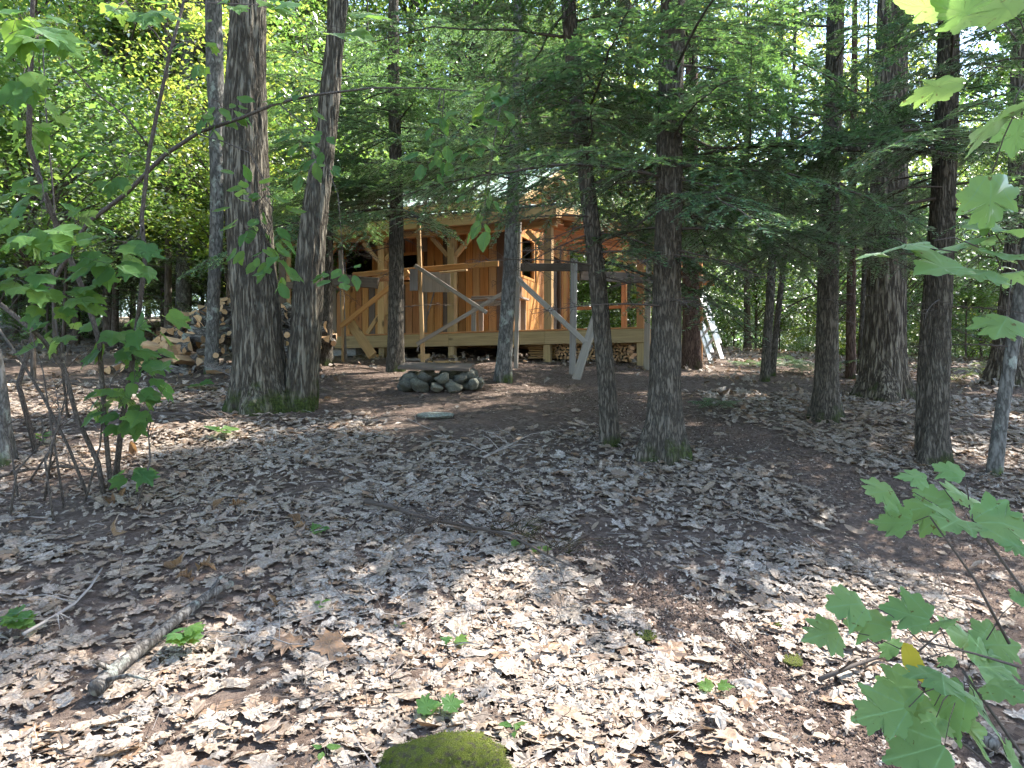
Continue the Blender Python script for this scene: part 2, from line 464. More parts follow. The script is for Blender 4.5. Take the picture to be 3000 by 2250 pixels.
sp2 = t.n("ShaderNodeSeparateColor"); t.l(vo2.outputs["Color"], sp2.inputs[0])
c = t.mix(t.ramp(t.noise(pos, 3.0, 4), [(.40, (.1, .1, .1)), (.62, (.6, .6, .6))]), c, t.ramp(sp2.outputs[0], [(.1, (.035, .025, .019)), (.5, (.105, .076, .057)), (.9, (.22, .175, .138))]))
far = t.math('MULTIPLY', t.math('MULTIPLY', t.math('SUBTRACT', sp.outputs[1], 15.0), .12, True), t.ramp(t.noise(pos, .35, 3), [(.35, (0, 0, 0)), (.6, (1, 1, 1))]))
c = t.mix(t.math('MULTIPLY', far, .8), c, lf)
M['soil'] = t.done(t.bsdf(c, .97, t.bump(t.math('ADD', n2, n3), .9, .02), spec=.1))

# ------------------------------------------------------------------ the ground
def axis(lo, hi, fine_lo, fine_hi, fstep, grow):
    a = list(np.arange(fine_lo, fine_hi, fstep)); s = fstep; x = fine_hi
    while x < hi: a.append(x); s *= grow; x += s
    a.append(hi); s = fstep; x = fine_lo - fstep; b = []
    while x > lo: b.append(x); s *= grow; x -= s
    b.append(lo)
    return np.array(b[::-1] + a)
gx = axis(-300, 300, -9, 9, .10, 1.09)
gy = axis(-80, 380, 1.5, 16, .09, 1.08)
GX, GY = np.meshgrid(gx, gy)
GZ = height(GX, GY)
pp = np.stack([GX.ravel(), GY.ravel(), 0 * GX.ravel()], 1)
GZ += (0.012 * vnoise(pp * 5, 8)).reshape(GZ.shape)
nx, ny = len(gx), len(gy)
idx = np.arange(nx * ny).reshape(ny, nx)
F = np.stack([idx[:-1, :-1], idx[:-1, 1:], idx[1:, 1:], idx[1:, :-1]], -1).reshape(-1, 4)
ground = link(bpy.data.objects.new("ground", mesh_np("ground", np.stack([GX, GY, GZ], -1).reshape(-1, 3), F, [M['soil']], smooth=True)))
props(ground, kind='structure')

# ------------------------------------------------------------------ leaf shapes
def outline(kind):
    if kind == 'maple':
        half = [(0, -.40), (.14, -.45), (.36, -.42), (.38, -.26), (.60, -.13), (.47, .02), (.60, .25), (.40, .21), (.27, .20), (.31, .41), (.16, .41), (0, .66)]
    elif kind == 'oak':
        half = [(0, -.55), (.05, -.40), (.20, -.30), (.09, -.18), (.30, -.02), (.12, .08), (.34, .28), (.16, .28), (.17, .46), (0, .58)]
    elif kind == 'oval':
        half = [(0, -.55), (.13, -.42), (.25, -.18), (.28, .05), (.22, .28), (.11, .46), (0, .62)]
    elif kind == 'striped':
        half = [(0, -.48), (.20, -.50), (.38, -.38), (.43, -.12), (.38, .10), (.50, .36), (.24, .28), (.12, .40), (0, .66)]
    else:
        half = [(0, -.5), (.24, -.12), (.16, .28), (0, .5)]
    right = half
    left = [(-x, y) for x, y in half[1:-1]][::-1]
    return np.array(right + left, float)

def leaf_geo(kind, seed, curl=.25, fold=.25, wav=.08, detail=False):
    """unit leaf in xy, tip to +y; fan around a centre; returns V, F(tri)"""
    r = np.random.default_rng(seed)
    o = outline(kind)
    o = o * (1 + r.normal(0, .06, (len(o), 1)))
    if kind in ('oak', 'maple'): o[:, 0] *= r.uniform(.85, 1.2)
    if detail:      # fine toothed margin
        nx_ = np.roll(o, -1, 0); tg = nx_ - o; nm = np.stack([tg[:, 1], -tg[:, 0]], 1)
        q = [o]
        for f_, a_ in ((.28, .13), (.5, .04), (.76, .15)):
            q.append(o + tg * f_ + nm * (a_ * r.uniform(.4, 1.2, (len(o), 1))))
        o = np.stack(q, 1).reshape(-1, 2)
    P = np.concatenate([[[0, 0]], o * .5, o])
    z = fold * np.abs(P[:, 0]) * r.choice([1, 1, -1]) + curl * (P[:, 1] ** 2) * r.choice([-1, 1]) + curl * .6 * P[:, 0] * P[:, 1] * r.normal()
    z = z + wav * np.sin(P[:, 0] * 9 + r.uniform(0, 6)) * np.cos(P[:, 1] * 8 + r.uniform(0, 6))
    V = np.column_stack([P, z])
    n = len(o); F = []
    for i in range(n):
        j = (i + 1) % n
        F.append((0, 1 + i, 1 + j))
        F.append((1 + i, 1 + n + i, 1 + n + j)); F.append((1 + i, 1 + n + j, 1 + j))
    return V, np.array(F)

def rot_rand(r, n, tilt):
    """n rotation matrices: random yaw, small tilt"""
    yaw = r.uniform(0, 2 * np.pi, n); tx = r.normal(0, tilt, n); ty = r.normal(0, tilt, n)
    cz, sz_ = np.cos(yaw), np.sin(yaw)
    Rz = np.zeros((n, 3, 3)); Rz[:, 0, 0] = cz; Rz[:, 0, 1] = -sz_; Rz[:, 1, 0] = sz_; Rz[:, 1, 1] = cz; Rz[:, 2, 2] = 1
    Rx = np.zeros((n, 3, 3)); Rx[:, 0, 0] = 1; Rx[:, 1, 1] = np.cos(tx); Rx[:, 1, 2] = -np.sin(tx); Rx[:, 2, 1] = np.sin(tx); Rx[:, 2, 2] = np.cos(tx)
    Ry = np.zeros((n, 3, 3)); Ry[:, 1, 1] = 1; Ry[:, 0, 0] = np.cos(ty); Ry[:, 0, 2] = np.sin(ty); Ry[:, 2, 0] = -np.sin(ty); Ry[:, 2, 2] = np.cos(ty)
    return Ry @ Rx @ Rz

# ------------------------------------------------------------------ fallen leaves
PATH = np.array([(0.6, 10.6), (1.5, 9.2), (2.1, 8.2), (2.75, 7.1), (3.1, 6.0), (3.2, 4.8), (3.0, 3.6), (2.6, 2.4)])
PATH2 = np.array([(.35, 5.2), (.75, 4.6), (1.1, 4.0), (1.4, 3.3), (1.6, 2.5)])
def seg_dist(px, py, P):
    d = np.full(px.shape, 1e9)
    for (ax, ay), (bx, by) in zip(P[:-1], P[1:]):
        t_ = np.clip(((px - ax) * (bx - ax) + (py - ay) * (by - ay)) / ((bx - ax) ** 2 + (by - ay) ** 2), 0, 1)
        d = np.minimum(d, np.hypot(px - ax - t_ * (bx - ax), py - ay - t_ * (by - ay)))
    return d
def litter_density(x, y):
    p = np.stack([x, y, 0 * x], 1)
    n = vnoise(p * 1.1, 21); n2 = vnoise(p * 3.1, 22)
    d = np.ones(len(x))
    e = np.hypot((x + .1) / 3.0, (y - 11.3) / 3.6) + .12 * n
    d *= .02 + .98 * sstep(.84, 1.08, e)
    pd = seg_dist(x, y, PATH) + .16 * n
    d *= .05 + .95 * sstep(.42, .78, pd)
    pd2 = seg_dist(x, y, PATH2) + .14 * n + .05 * n2
    d *= .22 + .78 * sstep(.12, .42, pd2)
    # clear ground under and right before the cabin, and the sunny yard at the left
    d *= .12 + .88 * sstep(-.1, .1, (np.abs(x - .5) > 4.5) | (y < 13) )
    e2 = np.hypot((x + 7.5) / 2.6, (y - 14.5) / 3.2) + .1 * n
    d *= .25 + .75 * sstep(.8, 1.1, e2)
    d *= .30 + .70 * sstep(-.35, .2, n + .6 * n2)
    n3 = vnoise(p * 7.0, 23)
    d *= .45 + .55 * sstep(-.5, 0, n3)
    return d
def scatter(r, n, y0, y1, margin):
    y = np.sqrt(r.uniform(y0 ** 2, y1 ** 2, n))
    x = r.uniform(-1, 1, n) * (.668 * y + margin)
    keep = r.uniform(0, 1, n) < litter_density(x, y)
    return x[keep], y[keep]
def litter_mesh(x, y, kinds, size, tilt, lift, r):
    parts = []
    pick = r.integers(0, len(kinds), len(x))
    Rm = rot_rand(r, len(x), tilt)
    s = r.uniform(size[0], size[1], len(x)) * (1 + .35 * (r.uniform(0, 1, len(x)) < .18))
    # follow the slope
    e = .15
    hx = (height(x + e, y, False) - height(x - e, y, False)) / (2 * e); hy = (height(x, y + e, False) - height(x, y - e, False)) / (2 * e)
    z = height(x, y) + r.uniform(.006, lift, len(x))
    for k, (V, Fk) in enumerate(kinds):
        m = np.nonzero(pick == k)[0]
        if not len(m): continue
        st_ = np.stack([r.uniform(.65, 1.2, len(m)), r.uniform(.85, 1.15, len(m)), r.uniform(.5, 1.6, len(m))], 1)
        W = np.einsum('nij,nvj->nvi', Rm[m], V[None] * st_[:, None, :]) * s[m][:, None, None]
        W[:, :, 2] += W[:, :, 0] * hx[m][:, None] + W[:, :, 1] * hy[m][:, None]
        lowest = W[:, :, 2] - (W[:, :, 0] * hx[m][:, None] + W[:, :, 1] * hy[m][:, None])
        W[:, :, 2] -= (lowest.min(1) * .75)[:, None]
        W += np.stack([x[m], y[m], z[m]], 1)[:, None, :]
        nv = len(V)
        parts.append((W.reshape(-1, 3), (Fk[None] + (np.arange(len(m)) * nv)[:, None, None]).reshape(-1, 3)))
    return join_np(parts)

near_kinds = [leaf_geo('oak', i, .14 + .4 * (i == 3), .10, .04) for i in range(10)] + [leaf_geo('maple', 10 + i, .14, .10, .05) for i in range(3)] + [leaf_geo('oval', 20 + i, .4, .4, .04) for i in range(2)]
def fan_leaf(kind, seed):
    r = np.random.default_rng(seed); o = outline(kind) * (1 + r.normal(0, .07, (len(outline(kind)), 1)))
    P = np.concatenate([[[0, 0]], o]); z = r.uniform(-.15, .25) * np.abs(P[:, 0]) + r.normal(0, .15) * P[:, 1] ** 2 + .05 * np.sin(9 * P[:, 0] + seed)
    n = len(o)
    return np.column_stack([P, z]), np.array([(0, 1 + i, 1 + (i + 1) % n) for i in range(n)])
mid_kinds = [fan_leaf('oak', 30 + i) for i in range(8)] + [fan_leaf('maple', 40 + i) for i in range(2)] + [fan_leaf('oval', 50 + i) for i in range(3)]
def simple_leaf(seed):
    r = np.random.default_rng(seed)
    o = np.array([(0, -.5), (.28, -.2), (.12, .02), (.3, .2), (0, .55), (-.3, .2), (-.12, .0), (-.28, -.2)]) * r.uniform(.85, 1.2, (8, 1))
    V = np.column_stack([o, np.abs(o[:, 0]) * r.uniform(.2, .8) + r.normal(0, .5) * o[:, 1] ** 2])
    return V, np.array([(0, 1, 7), (1, 2, 7), (2, 6, 7), (2, 3, 6), (3, 5, 6), (3, 4, 5)])
far_kinds = [simple_leaf(i) for i in range(8)]
r1 = np.random.default_rng(101)
lx, ly = scatter(r1, 17000, 2.0, 5.2, 1.4)
# the 300 nearest inside the frame become objects of their own
inv = (np.abs(lx) < .66 * ly) & (ly > 3.0)
order = np.argsort(np.where(inv, ly, 1e9))
own = order[:300]
rest = np.setdiff1d(np.arange(len(lx)), own)
kid_meshes = []
for k, (V, Fk) in enumerate(near_kinds):
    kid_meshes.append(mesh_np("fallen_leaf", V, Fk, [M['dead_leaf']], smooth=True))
for i in own:
    k = int(r1.integers(0, len(near_kinds)))
    o = bpy.data.objects.new("fallen_leaf", kid_meshes[k])
    s = float(r1.uniform(.07, .125)) * (1.35 if r1.uniform() < .15 else 1)
    zmin = near_kinds[k][0][:, 2].min()
    slope = math.atan(.15)
    o.rotation_euler = (slope + r1.normal(0, .14), r1.normal(0, .14), r1.uniform(0, 6.28))
    o.scale = (s, s, s)
    o.location = (lx[i], ly[i], hz(lx[i], ly[i]) + .012 - zmin * s * .7)
    link(o, ground)
V1, F1 = litter_mesh(lx[rest], ly[rest], near_kinds, (.045, .115), .11, .018, r1)
mx_, my_ = scatter(r1, 42000, 5.2, 11.2, 1.6)
V3, F3 = litter_mesh(mx_, my_, mid_kinds, (.045, .10), .17, .028, r1)
cx_, cy_ = scatter(r1, 52000, 2.0, 8.0, 1.2)
V4, F4 = litter_mesh(cx_, cy_, far_kinds, (.012, .04), .3, .022, r1)
fx, fy = scatter(r1, 30000, 10.5, 30, 3.0)
V2, F2 = litter_mesh(fx, fy, far_kinds, (.08, .15), .3, .04, r1)
Vl, Fl = join_np([(V1, F1), (V2, F2), (V3, F3), (V4, F4)])
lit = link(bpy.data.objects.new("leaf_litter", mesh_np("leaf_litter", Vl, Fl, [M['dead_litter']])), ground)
props(lit, kind='stuff')
# fine dead twigs strewn through the leaves
tx, ty = scatter(r1, 5200, 2.2, 11, 1.2)
tw_mb = MB()
for x, y in zip(tx, ty):
    a = r1.uniform(0, 6.28); l = r1.uniform(.04, .22) * (1 if r1.uniform() < .85 else 2); h0 = hz(x, y) + r1.uniform(.015, .05); b_ = r1.normal(0, .25)
    x2, y2 = x + math.cos(a) * l, y + math.sin(a) * l; x1, y1 = (x + x2) / 2 - math.sin(a) * l * .15 * b_, (y + y2) / 2 + math.cos(a) * l * .15 * b_
    w = r1.uniform(.0012, .0035)
    tw_mb.tube([(x, y, h0), (x1, y1, (h0 + hz(x2, y2) + .03) / 2 + .012), (x2, y2, hz(x2, y2) + r1.uniform(.015, .06))], [w, w * .8, w * .4], 3, int(r1.uniform() < .35), False)
tws = tw_mb.build("twig_litter", [M['twig'], M['grey_twig']], ground); props(tws, kind='stuff')
# crumbs trodden into the bare path
qn = 14000
qt = r1.uniform(0, len(PATH) - 1.001, qn); qi = qt.astype(int); qf = (qt - qi)[:, None]
qp = PATH[qi] * (1 - qf) + PATH[qi + 1] * qf + r1.normal(0, .38, (qn, 2))
qt = r1.uniform(0, len(PATH2) - 1.001, 9000); qi = qt.astype(int); qf = (qt - qi)[:, None]
qp = np.concatenate([qp, PATH2[qi] * (1 - qf) + PATH2[qi + 1] * qf + r1.normal(0, .22, (9000, 2))])
V5, F5 = litter_mesh(qp[:, 0], qp[:, 1], far_kinds, (.005, .026), .35, .010, r1)
crumb = link(bpy.data.objects.new("path_crumbs", mesh_np("path_crumbs", V5, F5, [M['crumbs']])), ground); props(crumb, kind='stuff')
# needles, chips and bits of bark on the soil
n = 42000
bx_, by_ = scatter(r1, n, 2.2, 14, 1.5)
ang = r1.uniform(0, 6.28, len(bx_)); L_ = r1.uniform(.008, .035, len(bx_)); w_ = r1.uniform(.0012, .004, len(bx_))
bx_ = np.concatenate([bx_, (r1.uniform(-3.2, 2.6, 9000))]); by_ = np.concatenate([by_, r1.uniform(8.6, 15, 9000)])
ang = np.concatenate([ang, r1.uniform(0, 6.28, 9000)]); L_ = np.concatenate([L_, r1.uniform(.01, .05, 9000)]); w_ = np.concatenate([w_, r1.uniform(.003, .012, 9000)])
bz_ = height(bx_, by_) + .012 + r1.uniform(.004, .014, len(bx_))
dx = np.cos(ang); dy = np.sin(ang)
tl_ = r1.normal(0, .15, len(bx_))
Vb = np.stack([np.stack([bx_ - dx * L_, by_ - dy * L_, bz_ - tl_ * L_], 1), np.stack([bx_ - dy * w_, by_ + dx * w_, bz_], 1),
               np.stack([bx_ + dx * L_, by_ + dy * L_, bz_ + tl_ * L_], 1), np.stack([bx_ + dy * w_, by_ - dx * w_, bz_], 1)], 1).reshape(-1, 3)
bits = link(bpy.data.objects.new("forest_debris", mesh_np("forest_debris", Vb, np.arange(len(Vb)).reshape(-1, 4), [M['crumbs']])), ground)
props(bits, kind='stuff')

# ------------------------------------------------------------------ trunks
def trunk_mesh(name, pts, rad, mat, seg=20, flare=.6, ridge=0.0, step=.15, seed=0, flare_h=.45, lumps=.05):
    """pts in local coordinates, smooth path, with root flare and uneven bark relief"""
    pts = np.array([tuple(p) for p in pts], float); rad = np.array(rad, float)
    L = np.concatenate([[0], np.cumsum(np.linalg.norm(np.diff(pts, axis=0), axis=1))])
    n = max(4, int(L[-1] / step))
    # finer rings low down where the camera is near
    s = np.linspace(0, 1, n) ** 1.25 * L[-1]
    def smooth_interp(v):
        q = np.interp(s, L, v)
        k = max(1, int(n / 18)); ker = np.ones(2 * k + 1) / (2 * k + 1)
        pad = np.concatenate([2 * q[0] - q[1:k + 1][::-1], q, 2 * q[-1] - q[-k - 1:-1][::-1]])
        return np.convolve(pad, ker, 'valid')
    C = np.stack([smooth_interp(pts[:, i]) for i in range(3)], 1)
    rr = np.interp(s, L, rad)
    th = np.linspace(0, 2 * np.pi, seg, endpoint=False)
    T, S = np.meshgrid(th, s)
    q = np.stack([np.cos(T) * 1.3, np.sin(T) * 1.3, S * .8], -1).reshape(-1, 3)
    rel = 1 + lumps * vnoise(q + seed * 7.3, seed).reshape(T.shape)
    fl = np.exp(-S / flare_h)
    root = .5 + .5 * np.cos(T * 5 + seed) + .35 * np.cos(T * 3 + 2 * seed)
    rel += 1.5 * flare * fl * (.25 + .5 * root * fl)
    RR = rr[:, None] * rel
    if ridge > 0:
        q2 = np.stack([np.cos(T) * rr[:, None] * 24, np.sin(T) * rr[:, None] * 24, S * 3.0], -1).reshape(-1, 3)
        a = vnoise(q2, seed + 5).reshape(T.shape)
        q3 = np.stack([np.cos(T) * rr[:, None] * 50, np.sin(T) * rr[:, None] * 50, S * 7.0], -1).reshape(-1, 3)
        RR += ridge * (1 - 2.2 * np.abs(a)) + ridge * .4 * vnoise(q3, seed + 6).reshape(T.shape)
    V = np.stack([C[:, 0][:, None] + RR * np.cos(T), C[:, 1][:, None] + RR * np.sin(T), np.repeat(C[:, 2][:, None], seg, 1)], -1)
    V[0, :, 2] -= .25
    m = len(s); ii = np.arange(m * seg).reshape(m, seg)
    F = np.stack([ii[:-1], np.roll(ii[:-1], -1, 1), np.roll(ii[1:], -1, 1), ii[1:]], -1).reshape(-1, 4)
    return mesh_np(name, V.reshape(-1, 3), F, [mat], smooth=True)

# ------------------------------------------------------------------ hemlock boughs
def bough_parts(L, seed, dens=1.0, droop=.25, width=.0165):
    """stem along +x, flat drooping sprays; returns (Vneedle quads), stems MB"""
    r = np.random.default_rng(seed)
    mb = MB()
    n = 9
    ts = np.linspace(0, 1, n)
    wob = np.cumsum(r.normal(0, .035, n)) * L * .5
    P = np.stack([ts * L, wob * ts, L * (.10 * ts - droop * ts ** 2) + r.normal(0, .01, n)], 1)
    mb.tube([tuple(p) for p in P], list(.004 + .011 * (1 - ts) * L / 2), 5, 0)
    quads = []
    def ptat(t_):
        return np.array([np.interp(t_, ts, P[:, i]) for i in range(3)])
    def spray(p, d, ln, lvl):
        d = d / np.linalg.norm(d)
        side = np.cross([0, 0, 1], d); side /= np.linalg.norm(side) + 1e-9
        k = max(2, int(ln / (.020 / dens)))
        u = (np.arange(k) + .5) / k
        sag = -.30 * ln * u ** 2
        base = p + d * (u * ln)[:, None]; base[:, 2] += sag
        for sg in (-1, 1):
            l = (.055 - .028 * u) * r.uniform(.7, 1.3, k) * (1.15 if lvl else 1)
            dirs = d * .62 + side * sg * .8 + r.normal(0, .16, (k, 3))
            dirs[:, 2] -= .12
            dirs /= np.linalg.norm(dirs, axis=1)[:, None]
            w = width * r.uniform(.75, 1.35, k)
            nrm = np.cross(dirs, [0, 0, 1.0]); nrm /= np.linalg.norm(nrm, axis=1)[:, None] + 1e-9
            nrm[:, 2] += r.normal(0, .35, k)
            a = base; c = base + dirs * l[:, None]; m_ = base + dirs * (l * .45)[:, None]
            quads.append(np.stack([a, m_ + nrm * w[:, None] * .6, c, m_ - nrm * w[:, None] * .6], 1))
        e = base[-1]
        mb.tube([tuple(p), tuple((p + e) / 2 + np.array([0, 0, .06 * ln])), tuple(e)], [.0035, .0025, .001], 3, 0, False)
    k = max(8, int(L / .075 * dens ** .5))
    for i in range(k):
        t_ = .14 + .86 * (i + r.uniform(-.3, .3)) / k
        t_ = min(.99, max(.1, t_))
        if r.uniform() < .10: continue
        sg = 1 if i % 2 else -1
        p = ptat(t_)
        a = R(r.uniform(42, 68)) * sg
        ln = L * .40 * (1 - t_) ** .75 * r.uniform(.65, 1.2) + .10
        d = np.array([math.cos(a), math.sin(a), r.uniform(-.25, .05)])
        spray(p, d, ln, 0)
        if ln > .35:      # forked side twigs
            for q_ in (.35, .6, .8):
                pp_ = p + d / np.linalg.norm(d) * ln * q_; pp_[2] -= .3 * ln * q_ ** 2
                a2 = a + R(r.uniform(35, 55)) * r.choice([-1, 1])
                spray(pp_, np.array([math.cos(a2), math.sin(a2), r.uniform(-.3, 0)]), ln * .42 * r.uniform(.7, 1.2), 1)
    spray(ptat(.93), np.array([1, 0, -.3]), .18, 0)
    Q = np.concatenate(quads)
    return Q.reshape(-1, 3), mb

def mixed_mesh(name, Vq, mb, mats, smooth=False):
    """needle / leaf quads (material 0) together with stems (material 1); stems given as quads and triangles"""
    base = len(Vq)
    nq = base // 4
    faces = [tuple(f) for f in (np.arange(base).reshape(-1, 4))] if nq < 1 else None
    sv = np.array(mb.v, np.float32) if mb.v else np.zeros((0, 3), np.float32)
    me = bpy.data.meshes.new(name)
    allv = np.concatenate([np.asarray(Vq, np.float32), sv])
    lens = np.concatenate([np.full(nq, 4, np.int32), np.array([len(f) for f in mb.f], np.int32)])
    loops = np.concatenate([np.arange(base, dtype=np.int32), np.array([i + base for f in mb.f for i in f], np.int32)])
    me.vertices.add(len(allv)); me.vertices.foreach_set("co", allv.ravel())
    me.loops.add(len(loops)); me.loops.foreach_set("vertex_index", loops)
    me.polygons.add(len(lens))
    me.polygons.foreach_set("loop_start", np.concatenate([[0], np.cumsum(lens)[:-1]]).astype(np.int32))
    me.polygons.foreach_set("loop_total", lens)
    for m in mats: me.materials.append(m)
    me.polygons.foreach_set("material_index", np.concatenate([np.zeros(nq, np.int32), np.ones(len(mb.f), np.int32)]))
    me.update(calc_edges=True)
    return me

BOUGH = []
for i in range(9):
    Lb = [1.5, 1.8, 2.1, 2.4, 2.7, 1.3, 2.0, 2.3, 1.7][i]
    Vq, mb = bough_parts(Lb, 300 + i, 1.0, [.18, .25, .3, .22, .28, .15, .35, .2, .3][i])
    BOUGH.append((Lb, mixed_mesh("bough", Vq, mb, [M['needles'], M['twig']])))
# dead lower branches: bare forked twigs
SNAG = []
for i in range(4):
    r = np.random.default_rng(400 + i)
    mb = MB(); L = 1.4
    main = [(t_ * L, .05 * math.sin(3 * t_ + i), -.22 * t_ * t_ + .03) for t_ in np.linspace(0, 1, 7)]
    mb.tube(main, list(np.linspace(.011, .002, 7)), 5)
    for k in range(11):
        t_ = r.uniform(.15, .95); p = Vector((t_ * L, 0, -.22 * t_ * t_ + .03)); a = R(r.uniform(30, 70)) * r.choice([-1, 1]); l = r.uniform(.15, .5) * (1.1 - t_ * .6)
        d = Vector((math.cos(a), math.sin(a), r.uniform(-.4, .15)))
        q = p + d * l
        mb.tube([p, p + d * l * .5 + Vector((0, 0, .02)), q], [.004, .003, .001], 3)
        for j in range(3):
            pp_ = p + d * l * r.uniform(.3, .9); mb.tube([pp_, pp_ + Vector((r.normal(0, .1), r.normal(0, .1), r.uniform(-.12, .02)))], [.002, .001], 3)
    SNAG.append((L, mb.mesh("dead_branch", [M['twig']])))

CLEAR = [(1060, 432, 1268, 520, 1.0), (690, 500, 1240, 700, .75), (905, 770, 1010, 870, 1.0)]
def blocked(w, rnd):
    if w.y < 1: return False
    xv = 1106 + w.x / w.y * FV; yv = 829.5 - (w.z - CAMZ) / w.y * FV
    return any(a < xv < c and b < yv < d and rnd.random() < p for a, b, c, d, p in CLEAR)
def put_bough(parent, loc, yaw, pitch, scale, which=None, dead=False, roll=0):
    Lb, me = (SNAG if dead else BOUGH)[which if which is not None else random.randrange(len(SNAG if dead else BOUGH))]
    o = bpy.data.objects.new("dead_branch" if dead else "bough", me)
    o.location = loc
    o.rotation_euler = Matrix.Rotation(yaw, 3, 'Z').__matmul__(Matrix.Rotation(-pitch, 3, 'Y')).__matmul__(Matrix.Rotation(roll, 3, 'X')).to_euler()
    o.scale = (scale,) * 3
    return link(o, parent)

def hemlock(name, path, wpx, d, label, H=15, first=2.6, nb=34, mat='hemlock_bark', dead=4, span=1.0, seed=0, flare=.5, group=None, avoid=None, ridge=.004, seg=22):
    """path: points in the picture from the base up; standing at depth d (from the ground when None)"""
    rs = random.Random(seed * 13 + 5)
    b = gpt(*path[0])
    if d is not None:
        b = at(path[0][0], path[0][1], d); b.z = hz(b.x, b.y)
    dep = b.y
    pts = [Vector((0, 0, 0))]
    for (x, y) in path[1:]:
        p = at(x, y, dep) - b
        if p.z > pts[-1].z + .05: pts.append(p)
    top = pts[-1]
    if top.z < H:
        dr = (pts[-1] - pts[-2]); dr = dr / dr.z
        dr = Vector((dr.x * .5, dr.y * .5 + .0, 1))
        pts.append(top + dr * (H - top.z) * .5); pts.append(Vector((top.x + dr.x * (H - top.z) * .7, top.y, H)))
    r0 = wpx / FV * dep / 2
    zs = [p.z for p in pts]
    rad = [r0 * (1 - .93 * (z / H) ** 1.25) + .004 for z in zs]
    root = thing(name, b, label, 'tree', group)
    link(bpy.data.objects.new("trunk", trunk_mesh("trunk", pts, rad, M[mat], seg, flare, ridge, .10, seed)), root)
    def axis_at(z):
        for i in range(len(pts) - 1):
            if pts[i + 1].z >= z:
                t_ = (z - pts[i].z) / (pts[i + 1].z - pts[i].z + 1e-9)
                return pts[i].lerp(pts[i + 1], t_)
        return pts[-1]
    yaw = rs.uniform(0, 6.28)
    for i in range(nb):
        z = first + (H * .97 - first) * (i / nb) ** 1.5
        yaw += 2.4 + rs.uniform(-.5, .5)
        s = span * (1.12 - .8 * (z / H)) * rs.uniform(.75, 1.25)
        if avoid and avoid(yaw % 6.283, z): s *= .5
        if z > 6.0 and rs.random() < .76: continue
        k_ = rs.randrange(len(BOUGH)); ps_ = b + axis_at(z); Lr = BOUGH[k_][0] * s
        dv = Vector((math.cos(yaw), math.sin(yaw), -.1)) * Lr
        lat = Vector((-math.sin(yaw), math.cos(yaw), 0)) * Lr * .28
        if any(blocked(ps_ + dv * f_ + lat * g_ * (1 - f_), rs) for f_ in (.3, .6, .95) for g_ in (-1, 0, 1)): continue
        put_bough(root, axis_at(z), yaw, R(rs.uniform(-14, 14)), s, k_, roll=R(rs.uniform(-12, 12)))
    for i in range(dead * 2):
        z = rs.uniform(1.0, first + .8)
        put_bough(root, axis_at(z), rs.uniform(0, 6.28), R(rs.uniform(-20, 15)), rs.uniform(.5, 1.0), rs.randrange(4), True)
    return root, b, axis_at

# ------------------------------------------------------------------ broadleaf crowns
def leaf_quads(C, r, size, up=.75):
    n = len(C)
    nrm = r.normal(0, 1, (n, 3)); nrm[:, 2] = np.abs(nrm[:, 2]) + up * 1.6
    nrm /= np.linalg.norm(nrm, axis=1)[:, None]
    a = np.cross(nrm, r.normal(0, 1, (n, 3))); a /= np.linalg.norm(a, axis=1)[:, None] + 1e-9
    b = np.cross(nrm, a)
    l = size * r.uniform(.7, 1.3, n) * .55; w = l * r.uniform(.5, .75, n)
    a[:, 2] -= .25
    f = nrm * (w * .35)[:, None]
    sh = a * (l * .2)[:, None]
    return np.stack([C - a * l[:, None], C + b * w[:, None] + f - sh, C + a * l[:, None], C - b * w[:, None] + f - sh], 1).reshape(-1, 3)

def crown(seed, nclump, per, rx, z0, z1, size, mats, limb_r=.05, name="crown", taper=.5, clump=(.14, .30)):
    r = np.random.default_rng(seed)
    mb = MB(); Cs = []
    zc = (z0 + z1) / 2; hz_ = (z1 - z0) / 2
    for i in range(nclump):
        while True:
            u = r.uniform(-1, 1, 3)
            if np.dot(u, u) <= 1: break
        u *= np.dot(u, u) ** -.12
        k = 1 - taper * max(0, u[2]) ** 1.5 - .15 * max(0, -u[2])
        c = np.array([u[0] * rx * k, u[1] * rx * k, zc + u[2] * hz_])
        sp_ = rx * r.uniform(*clump)
        m = int(per * r.uniform(.5, 1.5))
        g = r.normal(0, 1, (m, 3)) * np.array([sp_, sp_, sp_ * .42])
        g[:, 2] -= .35 * (g[:, 0] ** 2 + g[:, 1] ** 2) / sp_ * .3
        Cs.append(c + g)
        st = Vector((0, 0, max(z0 * .6, c[2] - np.hypot(c[0], c[1]) * r.uniform(.5, .9) - .2)))
        md = st.lerp(Vector(c), .55) + Vector((0, 0, .12 * rx * r.uniform(.2, 1)))
        mb.tube([st, md, Vector(c)], [limb_r, limb_r * .55, limb_r * .15], 4, 0, False)
        for j in range(3):
            e = Vector(c + g[j % m] * 1.2)
            mb.tube([md.lerp(Vector(c), .5), Vector(c).lerp(e, .4), e], [limb_r * .3, limb_r * .18, limb_r * .06], 3, 0, False)
    C = np.concatenate(Cs)
    V = leaf_quads(C, r, size)
    return mixed_mesh(name, V, mb, mats)

